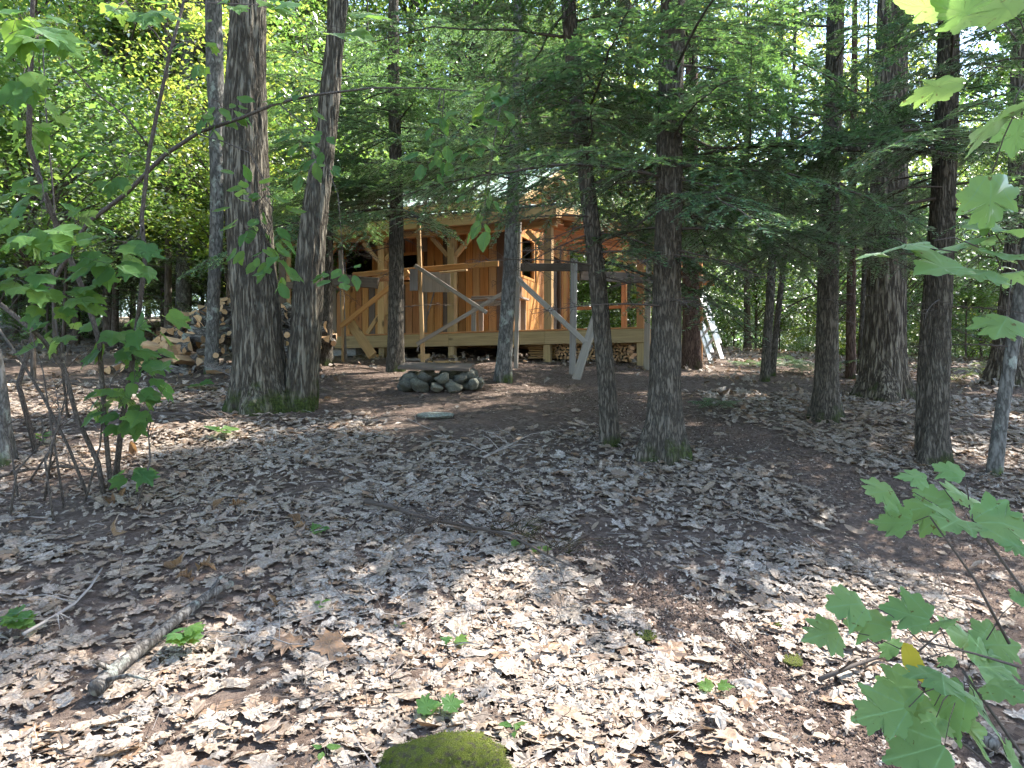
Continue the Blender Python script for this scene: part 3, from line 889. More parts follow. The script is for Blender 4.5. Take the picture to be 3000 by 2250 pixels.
CROWN = [crown(500 + i, 75, 190, 3.2, 0, [8, 9, 7.5, 8.5][i], .135, [[M['canopy'], M['canopy_yellow'], M['canopy'], M['canopy_cool']][i], M['far_bark']], .05) for i in range(4)]
UNDER = [crown(520 + i, 50, 190, 1.6, 0, [4.6, 4.2, 5.2, 4.8, 4.4][i], .078, [[M['canopy'], M['canopy_cool'], M['canopy_yellow'], M['canopy_cool'], M['canopy']][i], M['far_bark']], .018, taper=.3) for i in range(5)]
SHADE = [crown(560 + i, 24, 340, 3.0, 0, 8, .16, [M['canopy'], M['far_bark']], .05, clump=(.07, .13)) for i in range(2)]  # tight clumps with clear gaps, shaped to let sun dapples through
SHRUB = [crown(540 + i, 24, 80, .75, 0, 1.5, .075, [[M['canopy'], M['canopy_yellow'], M['canopy_cool']][i], M['far_bark']], .008, "foliage", .3) for i in range(3)]
def hem_crown(seed, H):
    r = np.random.default_rng(seed); parts = []; st = MB()
    yaw = 0
    lib = [bough_parts(2.2, 600 + seed + k, .42, .3, .024) for k in range(4)]
    n = 46
    for i in range(n):
        z = .4 + (H - .5) * (i / n) ** 1.05
        yaw += 2.4 + r.uniform(-.4, .4)
        s = 1.15 * (1 - .8 * z / H) * r.uniform(.75, 1.2)
        Vq, mb = lib[i % 4]
        p = R(r.uniform(-12, 8))
        Rm = np.array(Matrix.Rotation(yaw, 3, 'Z') @ Matrix.Rotation(-p, 3, 'Y'))
        parts.append(Vq @ Rm.T * s + np.array([0, 0, z]))
        st.add((np.array(mb.v) @ Rm.T * s + np.array([0, 0, z])).tolist(), mb.f)
    return mixed_mesh("crown", np.concatenate(parts), st, [M['far_needles'], M['twig']])
HEMC = [hem_crown(i, 9) for i in range(2)]
TRUNKS = [trunk_mesh("trunk", [(0, 0, 0), (.05 * math.sin(i), .05 * math.cos(i), 3), (.12 * math.cos(i * 2), .1, 7), (.05, .15 * math.sin(i), 12)], [.13, .115, .09, .02], M['far_bark'], 12, .5, 0, .4, i) for i in range(4)]
STEMS = [trunk_mesh("stem", [(0, 0, 0), (.06 * math.sin(i * 2), .05 * math.cos(i), 1.6), (.1 * math.cos(i * 3), .1, 3.2), (.02, .1 * math.sin(i), 5)], [.028, .024, .017, .005], M['far_bark'], 7, .3, 0, .3, i) for i in range(4)]

def add_mesh(name, me, parent, loc=(0, 0, 0), scale=(1, 1, 1), rz=0):
    o = bpy.data.objects.new(name, me); o.location = loc; o.scale = scale; o.rotation_euler = (0, 0, rz)
    return link(o, parent)

CO = Vector((2.5, 14.6, 2.69)); CROT = -R(20.9)
def cabin_local(x, y):
    dx_, dy_ = x - CO.x, y - CO.y
    c, s = math.cos(-CROT), math.sin(-CROT)
    return dx_ * c - dy_ * s, dx_ * s + dy_ * c
def free(x, y, m=1.0):
    a, b = cabin_local(x, y)
    if -9.5 - m < a < 1.2 + m and -3 - m < b < 7.2 + m: return False
    if -8 < x < -3.0 and 11 < y < 16.5: return False       # the firewood heap
    return True

def leafy_tree(x, y, label, group, H=14, r0=.16, cb=5, cw=1.0, which=0, name='leafy_tree', lib=None):
    root = thing(name, (x, y, hz(x, y)), label, 'tree', group, random.uniform(0, 6.28))
    add_mesh("trunk", TRUNKS[which % 4], root, (0, 0, 0), (r0 / .13, r0 / .13, H / 12))
    add_mesh("crown", (lib or CROWN)[which % len(lib or CROWN)], root, (0, 0, cb), (cw, cw, (H - cb + 1) / 8.5), random.uniform(0, 6.28))
    return root
def young_tree(x, y, label, group, H=5, cb=.8, which=0, w=1.0):
    root = thing('young_tree', (x, y, hz(x, y)), label, 'tree', group, random.uniform(0, 6.28))
    add_mesh("stem", STEMS[which % 4], root, (0, 0, 0), (H / 5, H / 5, H / 5))
    add_mesh("crown", UNDER[which % 5], root, (0, 0, cb), (w, w, (H - cb) / 4.6), random.uniform(0, 6.28))
    return root
def far_hemlock(x, y, label, group, H=10, cb=1.0, which=0, w=1.0):
    root = thing('hemlock_tree', (x, y, hz(x, y)), label, 'tree', group, random.uniform(0, 6.28))
    add_mesh("trunk", TRUNKS[which % 4], root, (0, 0, 0), (.7, .7, H / 12))
    add_mesh("crown", HEMC[which % 2], root, (0, 0, cb), (w, w, (H - cb) / 9), random.uniform(0, 6.28))
    return root

# ------------------------------------------------------------------ the woods behind
rb = random.Random(31)
spots = []
def try_spot(y0, y1, dmin, margin=4.0, tries=40):
    for _ in range(tries):
        y = math.sqrt(rb.uniform(y0 ** 2, y1 ** 2)); x = rb.uniform(-1, 1) * (.67 * y + margin)
        if free(x, y) and all((x - a) ** 2 + (y - b) ** 2 > dmin ** 2 for a, b in spots):
            spots.append((x, y)); return x, y
    return None
side = lambda x: "left of" if x < -4 else ("right of" if x > 6 else "behind")
deep = lambda y: "near edge of the" if y < 30 else "depth of the"
for i in range(34):
    s_ = try_spot(22, 60, 3.0, 6)
    if s_:
        leafy_tree(*s_, f"tall leafy tree in the sunlit woods {side(s_[0])} the cabin", f"tall leafy trees {side(s_[0])} the cabin", rb.uniform(9, 13.5), rb.uniform(.09, .18), rb.uniform(2.0, 4.5), rb.uniform(.75, 1.1), rb.randrange(4))
for i in range(130):
    s_ = try_spot(19, 48, 1.3, 5)
    if s_:
        young_tree(*s_, f"thin bright-leaved young tree in the {deep(s_[1])} woods {side(s_[0])} the cabin", f"young trees in the {deep(s_[1])} woods {side(s_[0])} the cabin", rb.uniform(4, 8), rb.uniform(.3, 1.6), rb.randrange(20), rb.uniform(.9, 1.5))
for i in range(16):
    s_ = try_spot(20, 44, 2.0, 4)
    if s_:
        far_hemlock(*s_, f"dark hemlock among the leafy trees {side(s_[0])} the cabin", f"dark hemlocks {side(s_[0])} the cabin", rb.uniform(7, 13), rb.uniform(.6, 2.2), rb.randrange(8), rb.uniform(.9, 1.3))
for i in range(46):
    s_ = try_spot(17.5, 34, .9, 4)
    if s_:
        root = thing('leafy_shrub', (s_[0], s_[1], hz(*s_)), f"low leafy shrub on the forest floor {side(s_[0])} the cabin", 'shrub', f"low shrubs {side(s_[0])} the cabin", rb.uniform(0, 6.28))
        k = rb.uniform(.6, 1.2)
        add_mesh("foliage", SHRUB[i % 3], root, (0, 0, .02), (k, k, k))

for i in range(46):
    s_ = try_spot(58, 115, 3.5, 6)
    if s_:
        leafy_tree(*s_, f"far tree closing the view deep in the woods {side(s_[0])} the cabin", f"far trees deep in the woods {side(s_[0])} the cabin", rb.uniform(16, 24), rb.uniform(.15, .25), rb.uniform(.2, 1.5), rb.uniform(1.7, 2.4), rb.randrange(4))
for (x, y, k) in [(-7, 27, 0), (-4, 31, 1), (-1.5, 27.5, 2), (1.5, 32, 3), (4, 27, 1), (-9.5, 33, 1), (-3, 38, 0), (3, 40, 2)]:
    leafy_tree(x, y, "tall leafy tree rising right behind the cabin roof", "tall trees behind the cabin roof", rb.uniform(15, 18), .16, rb.uniform(3, 5), 1.15, k)
for i in range(70):
    s_ = try_spot(34, 75, 1.6, 5)
    if s_:
        root = thing('leafy_shrub', (s_[0], s_[1], hz(*s_)), f"distant leafy thicket shrub deep in the woods {side(s_[0])} the cabin", 'shrub', f"distant thicket {side(s_[0])} the cabin", rb.uniform(0, 6.28))
        k = rb.uniform(1.8, 3.2)
        add_mesh("foliage", SHRUB[i % 3], root, (0, 0, .02), (k, k, k * .8))
for (x, y, h, k) in [(-7.6, 12.2, 6.5, 0), (-6.4, 17.2, 7.5, 2), (-9.2, 15.5, 7, 1), (-8.8, 10.2, 6, 4), (-4.9, 18.2, 8, 0), (-10.8, 18.5, 8, 2)]:
    young_tree(x, y, "slender young tree with small sunlit leaves behind the left saplings", "young trees behind the left saplings", h, 1.7, k, 1.25)
for k, (x, y) in enumerate([(-8.6, 19.2), (-6.2, 21.8), (-12.2, 21.5), (-4.2, 22.3), (-10.2, 26), (-15.5, 24)]):
    far_hemlock(x, y, "dark hemlock standing among the bright leaves beyond the firewood heap", "hemlocks beyond the firewood heap", rb.uniform(8, 11), rb.uniform(.8, 1.6), k, 1.1)
for (x, y, k) in [(-11, 21, 1), (-14, 25, 0), (-17, 31, 1), (-9, 24.5, 2), (-20, 37, 0), (-13, 34, 1)]:
    leafy_tree(x, y, "tall bright tree in the woods beyond the firewood heap", "tall trees beyond the firewood heap", rb.uniform(15, 17), .15, rb.uniform(3, 5), 1.15, k)
# unseen trees added round the viewer, outside the picture, to shade the clearing
shade = [(8.3, 4.4), (13.0, 12.5), (14, 8.0), (15.5, 13.5), (12.2, 17.5), (3.5, -5), (-6.5, 2.5), (-10.5, 8.5), (-13, 13), (17, 19)]
for i, (x, y) in enumerate(shade):
    leafy_tree(x, y, "unseen tall tree added just outside the view to shade the clearing", "shade trees around the clearing", rb.uniform(13, 18), .17, rb.uniform(6, 8), rb.uniform(.95, 1.2), i, lib=SHADE)

# ------------------------------------------------------------------ the trees one can tell apart
def placed_trunk(name, path, widths, label, d=None, H=15, mat='oak_bark', seg=56, ridge=.012, flare=.45, seed=1, crown_i=0, cb=7.5, cw=1.1, fh=.45, step=.035, cat='tree', group=None):
    b = gpt(*path[0])
    if d is not None:
        b = at(path[0][0], path[0][1], d); b.z = hz(b.x, b.y)
    dep = b.y
    pts = [Vector((0, 0, 0))]; rad = [widths[0] / FV * dep / 2]
    for (x, y), w in zip(path[1:], widths[1:]):
        p = at(x, y, dep) - b
        if p.z > pts[-1].z + .03:
            pts.append(p); rad.append(w / FV * dep / 2)
    tp_ = pts[-1]
    if tp_.z < H:
        pts.append(Vector((tp_.x, tp_.y, (tp_.z + H) / 2))); rad.append(rad[-1] * .7)
        pts.append(Vector((tp_.x, tp_.y + .3, H))); rad.append(.02)
    root = thing(name, b, label, cat, group)
    link(bpy.data.objects.new("trunk", trunk_mesh("trunk", pts, rad, M[mat], seg, flare, ridge, step, seed, fh)), root)
    if crown_i is not None:
        add_mesh("crown", SHADE[crown_i % 2], root, (tp_.x, tp_.y, cb), (cw, cw, (H - cb + 1) / 8.5), seed)
    return root, b, pts

# double oak at the left
oak, ob, opts = placed_trunk('oak_tree', [(566, 886), (563, 800), (551, 650), (538, 500), (527, 300), (531, 100), (540, -60)], [106, 102, 97, 92, 88, 74, 68],
                             "big double-trunked oak with mossy base and furrowed bark left of the cabin", H=16, seg=110, ridge=.015, flare=.5, seed=2, crown_i=0, cb=7.8, cw=1.2, step=.02)
p2 = [at(x, y, ob.y + .05) - ob for x, y in [(640, 930), (646, 860), (655, 780), (664, 680), (669, 560), (688, 400), (710, 250), (726, 60)]]
p2[0].z = -.1
r2 = [w / FV * ob.y / 2 for w in (76, 74, 66, 62, 58, 50, 44, 36)]
p2 += [p2[-1] + Vector((.3, .2, 3)), p2[-1] + Vector((.4, .4, 7))]; r2 += [.09, .02]
tk = link(bpy.data.objects.new("trunk", trunk_mesh("trunk", p2, r2, M['oak_bark'], 80, .3, .012, .022, 4, .3)), oak)
props(tk, "slimmer second trunk leaning right from the shared base")

placed_trunk('oak_tree', [(1906, 862), (1908, 780), (1914, 650), (1917, 500), (1921, 350), (1925, 150), (1928, 0)], [92, 84, 78, 74, 70, 62, 55],
             "thick oak with deeply furrowed pale bark among the hemlocks at the right", H=17, mat='oak_bark_pale', seg=100, ridge=.014, flare=.6, seed=3, crown_i=2, cb=9, cw=.8, step=.025)
placed_trunk('oak_tree', [(2168, 832), (2176, 740), (2190, 640), (2200, 500), (2206, 300), (2208, 100)], [62, 52, 48, 45, 42, 38],
             "thick brown oak trunk at the right edge behind the ferns", H=16, mat='oak_bark_pale', seg=64, ridge=.012, flare=.5, seed=5, crown_i=1, cb=7, cw=1.2, step=.05)
placed_trunk('maple_tree', [(456, 806), (459, 700), (464, 580), (470, 440), (470, 300), (464, 130), (460, -30)], [26, 26, 27, 29, 34, 36, 34],
             "slim lichen-spotted tree in front of the firewood heap", H=14, mat='grey_bark', seg=30, ridge=.003, flare=.25, seed=6, crown_i=3, cb=7, cw=1.0, step=.06)
placed_trunk('oak_tree', [(397, 700), (397, 560), (398, 400), (402, 200), (404, 0)], [34, 31, 30, 28, 26],
             "straight grey trunk rising behind the firewood heap", d=20, H=17, mat='grey_bark', seg=30, ridge=.006, flare=.3, seed=7, crown_i=1, cb=6.5, cw=1.1, step=.08)
placed_trunk('oak_tree', [(-6, 1005), (2, 920), (0, 830), (-25, 700), (-70, 520)], [50, 36, 30, 27, 25],
             "grey trunk cut off by the left edge of the picture", H=13, mat='grey_bark', seg=40, ridge=.006, flare=.5, seed=8, crown_i=0, cb=6.5, cw=.9, step=.05)

hemlock('hemlock_tree', [(1430, 988), (1434, 880), (1440, 700), (1444, 500), (1448, 300), (1452, 100), (1455, -50)], 60, None,
        "large dark hemlock in the middle, right of the leaning trunk", H=15, first=2.1, nb=68, dead=5, seed=1, flare=1.0, ridge=.007, seg=60)
hemlock('hemlock_tree', [(1318, 962), (1316, 880), (1302, 740), (1292, 600), (1272, 430), (1255, 300), (1238, 150), (1226, 0)], 37, None,
        "leaning hemlock with a curved trunk in front of the porch corner", H=13, first=1.75, nb=68, dead=4, seed=2, flare=.22, ridge=.005, seg=44)
h855, b855, ax855 = hemlock('hemlock_tree', [(855, 803), (855, 700), (856, 560), (857, 420), (852, 250), (850, 100), (850, 0)], 33, None,
        "straight trunk standing before the left part of the porch", H=13, first=2.6, nb=72, dead=4, seed=3, span=1.2, flare=.35, ridge=.004, seg=36)
hemlock('hemlock_tree', [(704, 790), (706, 640), (708, 480), (712, 300), (715, 100)], 26, None,
        "slim dark hemlock half hidden behind the second oak trunk", H=13, first=2.9, nb=58, dead=3, seed=15, flare=.3, ridge=.003, seg=28, span=1.15)
h1087, b1087, ax1087 = hemlock('hemlock_tree', [(1087, 825), (1093, 720), (1101, 600), (1107, 450), (1113, 330), (1116, 200), (1120, 0)], 30, None,
        "slim grey trunk before the porch, just right of the stone fire ring", H=12, first=2.9, nb=49, dead=4, seed=4, mat='grey_bark', flare=.5, ridge=.003, seg=32)
hemlock('hemlock_tree', [(1495, 795), (1493, 700), (1491, 560), (1492, 400), (1494, 200), (1495, 0)], 36, None,
        "reddish-barked hemlock beside the aluminium ladder", H=14, first=2.6, nb=49, dead=4, seed=5, mat='red_bark', flare=.4, ridge=.004, seg=36)
hemlock('hemlock_tree', [(1785, 908), (1786, 800), (1788, 640), (1792, 480), (1796, 300), (1803, 120), (1808, -30)], 44, None,
        "straight hemlock between the ladder and the thick oak at the right", H=14, first=2.3, nb=42, dead=5, seed=6, flare=.7, ridge=.005, seg=44)
pr, pb_, paxis = hemlock('hemlock_tree', [(2016, 1006), (2022, 900), (2028, 760), (2036, 600), (2043, 430), (2047, 300), (2052, 100)], 44, None,
        "right hemlock of the close pair, with a long level limb", H=13, first=2.4, nb=39, dead=5, seed=7, flare=.6, ridge=.006, seg=44)
hemlock('hemlock_tree', [(1990, 985), (1990, 900), (1996, 760), (2006, 620), (2018, 470), (2028, 300)], 22, None,
        "thin dark stem of the close pair at the right", H=9, first=3.0, nb=14, dead=4, seed=8, flare=.2, ridge=.003, seg=24, span=.8)
hemlock('hemlock_tree', [(2148, 1025), (2160, 920), (2182, 780), (2200, 660), (2222, 520), (2240, 350)], 26, None,
        "slim trunk leaning right at the right edge of the picture", H=9, first=3.2, nb=18, dead=2, seed=9, mat='grey_bark', flare=.25, ridge=.003, seg=28, span=.8)
hemlock('hemlock_tree', [(1652, 824), (1660, 700), (1670, 540), (1680, 360), (1685, 200)], 18, None,
        "left stem of two thin dark trunks right of the ladder", H=10, first=2.5, nb=21, dead=5, seed=10, flare=.2, ridge=.002, seg=20, span=.85)
hemlock('hemlock_tree', [(1668, 812), (1678, 700), (1692, 580), (1704, 470), (1712, 300)], 12, None,
        "right stem of two thin dark trunks right of the ladder", H=9, first=2.8, nb=14, dead=5, seed=11, flare=.2, ridge=.001, seg=16, span=.8)
hemlock('hemlock_tree', [(1838, 817), (1838, 700), (1840, 540), (1842, 360), (1845, 200)], 19, None,
        "thin reddish trunk left of the thick right-hand oak", H=11, first=2.6, nb=21, dead=4, seed=12, mat='red_bark', flare=.15, ridge=.002, seg=20, span=.85)
hemlock('hemlock_tree', [(1856, 813), (1862, 700), (1868, 560), (1872, 400)], 10, None,
        "thinnest stem left of the thick right-hand oak", H=8, first=2.4, nb=10, dead=4, seed=13, flare=.15, ridge=.001, seg=14, span=.7)
hemlock('hemlock_tree', [(1880, 830), (1885, 720), (1891, 600), (1896, 450), (1900, 300)], 21, None,
        "reddish trunk close against the left of the thick right-hand oak", H=12, first=2.6, nb=18, dead=4, seed=14, mat='red_bark', flare=.2, ridge=.002, seg=20, span=.85)
rq = random.Random(9)
for i in range(9):
    put_bough(h855, ax855(rq.uniform(2.75, 4.6)), R(rq.uniform(-50, 25)), R(rq.uniform(-8, 10)), rq.uniform(.8, 1.15), rq.randrange(9), roll=R(rq.uniform(-10, 10)))
for i in range(6):
    put_bough(h855, ax855(rq.uniform(2.75, 4.6)), R(rq.uniform(160, 240)), R(rq.uniform(-8, 10)), rq.uniform(.8, 1.1), rq.randrange(9))
for i in range(5):
    a_ = R(rq.uniform(150, 225)) if i % 3 else R(rq.uniform(-70, 10))
    put_bough(h1087, ax1087(rq.uniform(3.0 if i % 3 else 3.7, 5.0)), a_, R(rq.uniform(-6, 8)), rq.uniform(.75, 1.05), rq.randrange(9), roll=R(rq.uniform(-10, 10)))
# the long level limb of the pair
lp = [at(x, y, 6.9) - pb_ for x, y in [(2045, 335), (1960, 318), (1880, 322), (1800, 322), (1700, 312), (1600, 318), (1500, 322)]]
lm = MB(); lm.tube(lp, [.034, .030, .027, .023, .019, .014, .008], 10)
lo = lm.build("limb", M['hemlock_bark'], pr, True)
for i in range(8):
    k = i / 7 * 5.6; q = lp[int(k)].lerp(lp[min(6, int(k) + 1)], k % 1)
    put_bough(pr, q, random.uniform(0, 6.28), R(random.uniform(5, 35)), random.uniform(.55, .8), roll=R(random.uniform(-25, 25)))

# ------------------------------------------------------------------ planks: own z axis runs along the board
def plank(name, p0, p1, w, th, mat, parent, face=None, origin=None, jitter=True):
    """p0, p1 in the parent's coordinates (or world with origin subtracted); w along 'side', th along face normal"""
    p0 = Vector(p0); p1 = Vector(p1)
    if origin is not None: p0 = p0 - origin; p1 = p1 - origin
    zax = (p1 - p0); L = zax.length; zax.normalize()
    f = Vector(face) if face is not None else Vector((0, -1, 0))
    f = f - zax * f.dot(zax)
    if f.length < 1e-4: f = zax.orthogonal()
    f.normalize()
    xax = f.cross(zax)
    mb = MB()
    b = min(.006, th * .18, w * .18)
    x, y = w / 2, th / 2
    prof = [(-x + b, -y), (x - b, -y), (x, -y + b), (x, y - b), (x - b, y), (-x + b, y), (-x, y - b), (-x, -y + b)]
    vv = [(px, py, 0) for px, py in prof] + [(px, py, L) for px, py in prof]
    ff = [(i, (i + 1) % 8, 8 + (i + 1) % 8, 8 + i) for i in range(8)] + [tuple(range(7, -1, -1)), tuple(range(8, 16))]
    mb.add(vv, ff)
    o = mb.build(name, mat, parent)
    m = Matrix(((xax.x, f.x, zax.x, p0.x), (xax.y, f.y, zax.y, p0.y), (xax.z, f.z, zax.z, p0.z), (0, 0, 0, 1)))
    o.matrix_basis = m
    return o

# ------------------------------------------------------------------ the cabin (local x to the right, y back, z up from the deck top)
cabin = thing('cabin', CO, "small unfinished board cabin with covered porch and metal roof in the clearing", 'cabin', None, CROT)
def gl_(x, y):            # ground height in cabin coordinates
    c, s = math.cos(CROT), math.sin(CROT)
    return hz(CO.x + x * c - y * s, CO.y + x * s + y * c) - CO.z
XR, XL = -3.37, -8.25     # end wall, left wall
YF, YB = 1.8, 6.3         # front and back wall
WT = 3.2                  # wall top
RZ = 4.25                  # ridge
rc = random.Random(5)
def wall_panels(name, rects, y, mat, axis='x', th=.05):
    mb = MB()
    for (a0, a1, z0, z1) in rects:
        if axis == 'x': mb.box(((a0 + a1) / 2, y, (z0 + z1) / 2), (a1 - a0, th, z1 - z0))
        else: mb.box((y, (a0 + a1) / 2, (z0 + z1) / 2), (th, a1 - a0, z1 - z0))
    return mb.build(name, mat, cabin)
# openings: front windows, end window and door
FW = [(-6.42, -5.62, 1.30, 2.06), (-7.85, -6.95, 1.45, 2.25)]
EW = [(2.38, 3.36, 1.42, 2.44), (4.75, 5.55, 0.02, 2.30)]
def split_rects(a0, a1, z0, z1, holes):
    xs = sorted({a0, a1, *[h[0] for h in holes], *[h[1] for h in holes]})
    out = []
    for p, q in zip(xs[:-1], xs[1:]):
        hs = [h for h in holes if h[0] <= p and h[1] >= q]
        if hs:
            if hs[0][2] > z0: out.append((p, q, z0, hs[0][2]))
            out.append((p, q, hs[0][3], z1))
        else: out.append((p, q, z0, z1))
    return out
fwall = wall_panels('front_wall', split_rects(XL, XR, -.25, WT, FW), YF + .05, M['interior'])
ewall = wall_panels('end_wall', split_rects(YF + .08, YB - .03, -.25, WT, EW), XR - .05, M['interior'], 'y')
bwall = wall_panels('back_wall', [(XL, XR, -.25, WT)], YB, M['interior'])
lwall = wall_panels('left_wall', [(YF + .08, YB - .03, -.25, WT)], XL + .03, M['interior'], 'y')
mb = MB(); mb.box(((XL + XR) / 2, (YF + YB) / 2, -.12), (XR - XL - .2, YB - YF - .2, .2)); mb.build('cabin_floor', M['interior'], cabin)
# gable triangle backing
mb = MB(); ym = (YF + YB) / 2
for xx in (XR - .05, XL + .03):
    mb.add([(xx - .02, YF, WT), (xx - .02, YB, WT), (xx - .02, ym, RZ - .06), (xx + .02, YF, WT), (xx + .02, YB, WT), (xx + .02, ym, RZ - .06)],
           [(0, 1, 2), (3, 5, 4), (0, 3, 4, 1), (1, 4, 5, 2), (2, 5, 3, 0)])
gab = mb.build('gable', M['interior'], cabin)
def boards(parent, a0, a1, zfun, holes, pos, axis, mats):
    a = a0
    while a < a1 - .04:
        w = min(rc.uniform(.17, .235), a1 - a)
        if a1 - a - w < .07: w = a1 - a
        c = a + w / 2
        z0, z1 = zfun(a, a + w)
        segs = [(z0, z1)]
        for h in holes:
            if h[0] < a + w - .03 and h[1] > a + .03:
                segs = [(z0, h[2]), (h[3], z1)] if h[2] > z0 + .05 else [(h[3], z1)]
        mt = rc.choice(mats)
        for s0, s1 in segs:
            th = .022 + rc.uniform(0, .006)
            off = rc.uniform(-.004, .004)
            if axis == 'x': plank('board', (c, pos - th / 2 + off, s0), (c, pos - th / 2 + off, s1), w - .014, th, M[mt], parent, (0, -1, 0))
            else: plank('board', (pos + th / 2 + off, c, s0), (pos + th / 2 + off, c, s1), w - .008, th, M[mt], parent, (1, 0, 0))
        a += w
mix_f = ['cedar'] * 7 + ['cedar_red'] * 2 + ['pine'] * 2 + ['dark_board', 'weathered']
boards(fwall, XL, XR, lambda a, b: (-.25 + rc.uniform(-.02, .02), WT), FW, YF + .02, 'x', mix_f)
boards(ewall, YF, YB, lambda a, b: (-.25 + rc.uniform(-.02, .02), WT - .01), EW, XR - .02, 'y', ['cedar_red'] * 5 + ['cedar'] * 4 + ['dark_board'])
gz = lambda yy: WT + (RZ - .1 - WT) * (1 - abs(yy - ym) / (ym - YF))
boards(gab, YF + .05, YB - .05, lambda a, b: (WT + .012, max(WT + .05, min(gz(a), gz(b)))), [], XR - .02, 'y', ['pine', 'cedar', 'pine'])
plank('corner_board', (XR + .018, YF + .06, -.25), (XR + .018, YF + .06, WT), .11, .03, M['cedar'], ewall, (1, 0, 0))
plank('corner_board', (XR + .018, YB - .06, -.25), (XR + .018, YB - .06, WT), .11, .03, M['cedar_red'], ewall, (1, 0, 0))
def window(parent, a0, a1, z0, z1, pos, axis):
    mb = MB()
    t_ = .06
    def bx(c0, c1, s0, s1, off, th):
        if axis == 'x': mb.box(((c0 + c1) / 2, pos + off, (s0 + s1) / 2), (c1 - c0, th, s1 - s0))
        else: mb.box((pos + off, (c0 + c1) / 2, (s0 + s1) / 2), (th, c1 - c0, s1 - s0))
    for q in ((a0, a0 + t_, z0, z1), (a1 - t_, a1, z0, z1), (a0 + t_, a1 - t_, z0, z0 + t_), (a0 + t_, a1 - t_, z1 - t_, z1)): bx(*q, 0, .09)
    w = mb.build('window', M['cedar'], parent)
    mb = MB()
    bx(a0 + t_, a1 - t_, z0 + t_, z1 - t_, .012 if axis == 'x' else -.012, .006)
    mb.build('pane', M['glass'], w)
window(cabin, *FW[0], YF + .03, 'x'); window(cabin, *FW[1], YF + .03, 'x'); window(cabin, *EW[0], XR - .03, 'y')
dr = MB(); dr.box((XR - .12, (EW[1][0] + EW[1][1]) / 2, 1.15), (.04, .78, 2.24)); door = dr.build('door', M['dark_board'], cabin)
mb = MB(); mb.box((XR - .085, EW[1][0] + .1, 1.0), (.05, .03, .12)); mb.build('handle', M['drip_edge'], door)
# main roof
ov = .42; gx0, gx1 = XL - .4, XR + .45
sl = (RZ - WT) / (ym - YF)
ez = WT - ov * sl
roof = MB()
for sg, ye in ((-1, YF - ov), (1, YB + ov)):
    n_ = Vector((0, sg * sl, 1)).normalized() * -.05
    A = [Vector((gx0, ye, ez)), Vector((gx1, ye, ez)), Vector((gx1, ym, RZ)), Vector((gx0, ym, RZ))]
    Bv = [p + Vector((0, 0, .06)) for p in A]
    f_ = [(0, 1, 2, 3), (4, 7, 6, 5), (0, 4, 5, 1), (1, 5, 6, 2), (2, 6, 7, 3), (3, 7, 4, 0)]
    roof.add(A + Bv, f_)
rf = roof.build('roof', M['soffit'], cabin)
npan = 6; pw = (gx1 - gx0) / npan
for k in range(npan):
    for sg, ye in ((-1, YF - ov), (1, YB + ov)):
        mb = MB()
        for j in range(4):        # ribbed sheet
            x0 = gx0 + k * pw + j * pw / 4; x1 = x0 + pw / 4
            prof = [(x0, .066), (x0 + pw / 4 - .05, .066), (x0 + pw / 4 - .035, .09), (x1 - .012, .09), (x1, .066)]
            y0_, z0_ = ye + sg * .04, ez - .04 * sl
            vv = [(x, y0_, z0_ + h) for x, h in prof] + [(x, ym + sg * .004, RZ + h) for x, h in prof]
            mb.add(vv, [(i, i + 1, 6 + i, 5 + i) for i in range(4)])
        mb.build('roof_panel', M['roof_metal'], rf)
mb = MB(); mb.tube([(gx0 - .01, ym, RZ + .10), (gx1 + .01, ym, RZ + .10)], .05, 6); mb.build('ridge_cap', M['roof_metal'], rf)
for sg, ye in ((-1, YF - ov), (1, YB + ov)):
    plank('rake_board', (gx1 + .018, ye, ez - .02), (gx1 + .018, ym, RZ - .02), .17, .03, M['pine'], rf, (1, 0, 0))
    plank('eave_board', (gx0, ye - .018 * -sg * -1, ez - .03), (gx1, ye + .018 * sg, ez - .03), .16, .03, M['pine'], rf, (0, sg, 0))
# exposed lookout brace under the right rake
plank('gable_brace', (gx1 - .06, YB + .3, ez - .1), (gx1 - .06, ym + .3, RZ - .35), .09, .05, M['pine'], rf, (1, 0, 0))
# porch roof
px0, px1 = XL - .15, -1.66
pe, pw_ = -.35, YF - .02
pz0, pz1 = 2.40, 2.80
mb = MB()
A = [(px0, pe, pz0 - .09), (px1, pe, pz0 - .09), (px1, pw_, pz1 - .09), (px0, pw_, pz1 - .09)]
mb.add(A + [(x, y, z + .08) for x, y, z in A], [(0, 3, 2, 1), (4, 5, 6, 7), (0, 1, 5, 4), (1, 2, 6, 5), (2, 3, 7, 6), (3, 0, 4, 7)])
pr_ = mb.build('porch_roof', M['soffit'], cabin)
npp = 7; w7 = (px1 - px0 + .04) / npp
for k in range(npp):
    mb = MB()
    for j in range(4):
        x0 = px0 - .02 + k * w7 + j * w7 / 4; x1 = x0 + w7 / 4
        prof = [(x0, 0.0), (x0 + w7 / 4 - .05, 0.0), (x0 + w7 / 4 - .035, .022), (x1 - .012, .022), (x1, 0.0)]
        mb.add([(x, pe - .05, pz0 - .005 + h) for x, h in prof] + [(x, pw_, pz1 - .003 + h) for x, h in prof], [(i, i + 1, 6 + i, 5 + i) for i in range(4)])
    mb.build('roof_panel', M['roof_metal'], pr_)
mb = MB(); mb.box(((px0 + px1) / 2, pe - .045, pz0 - .03), (px1 - px0 + .1, .012, .035))
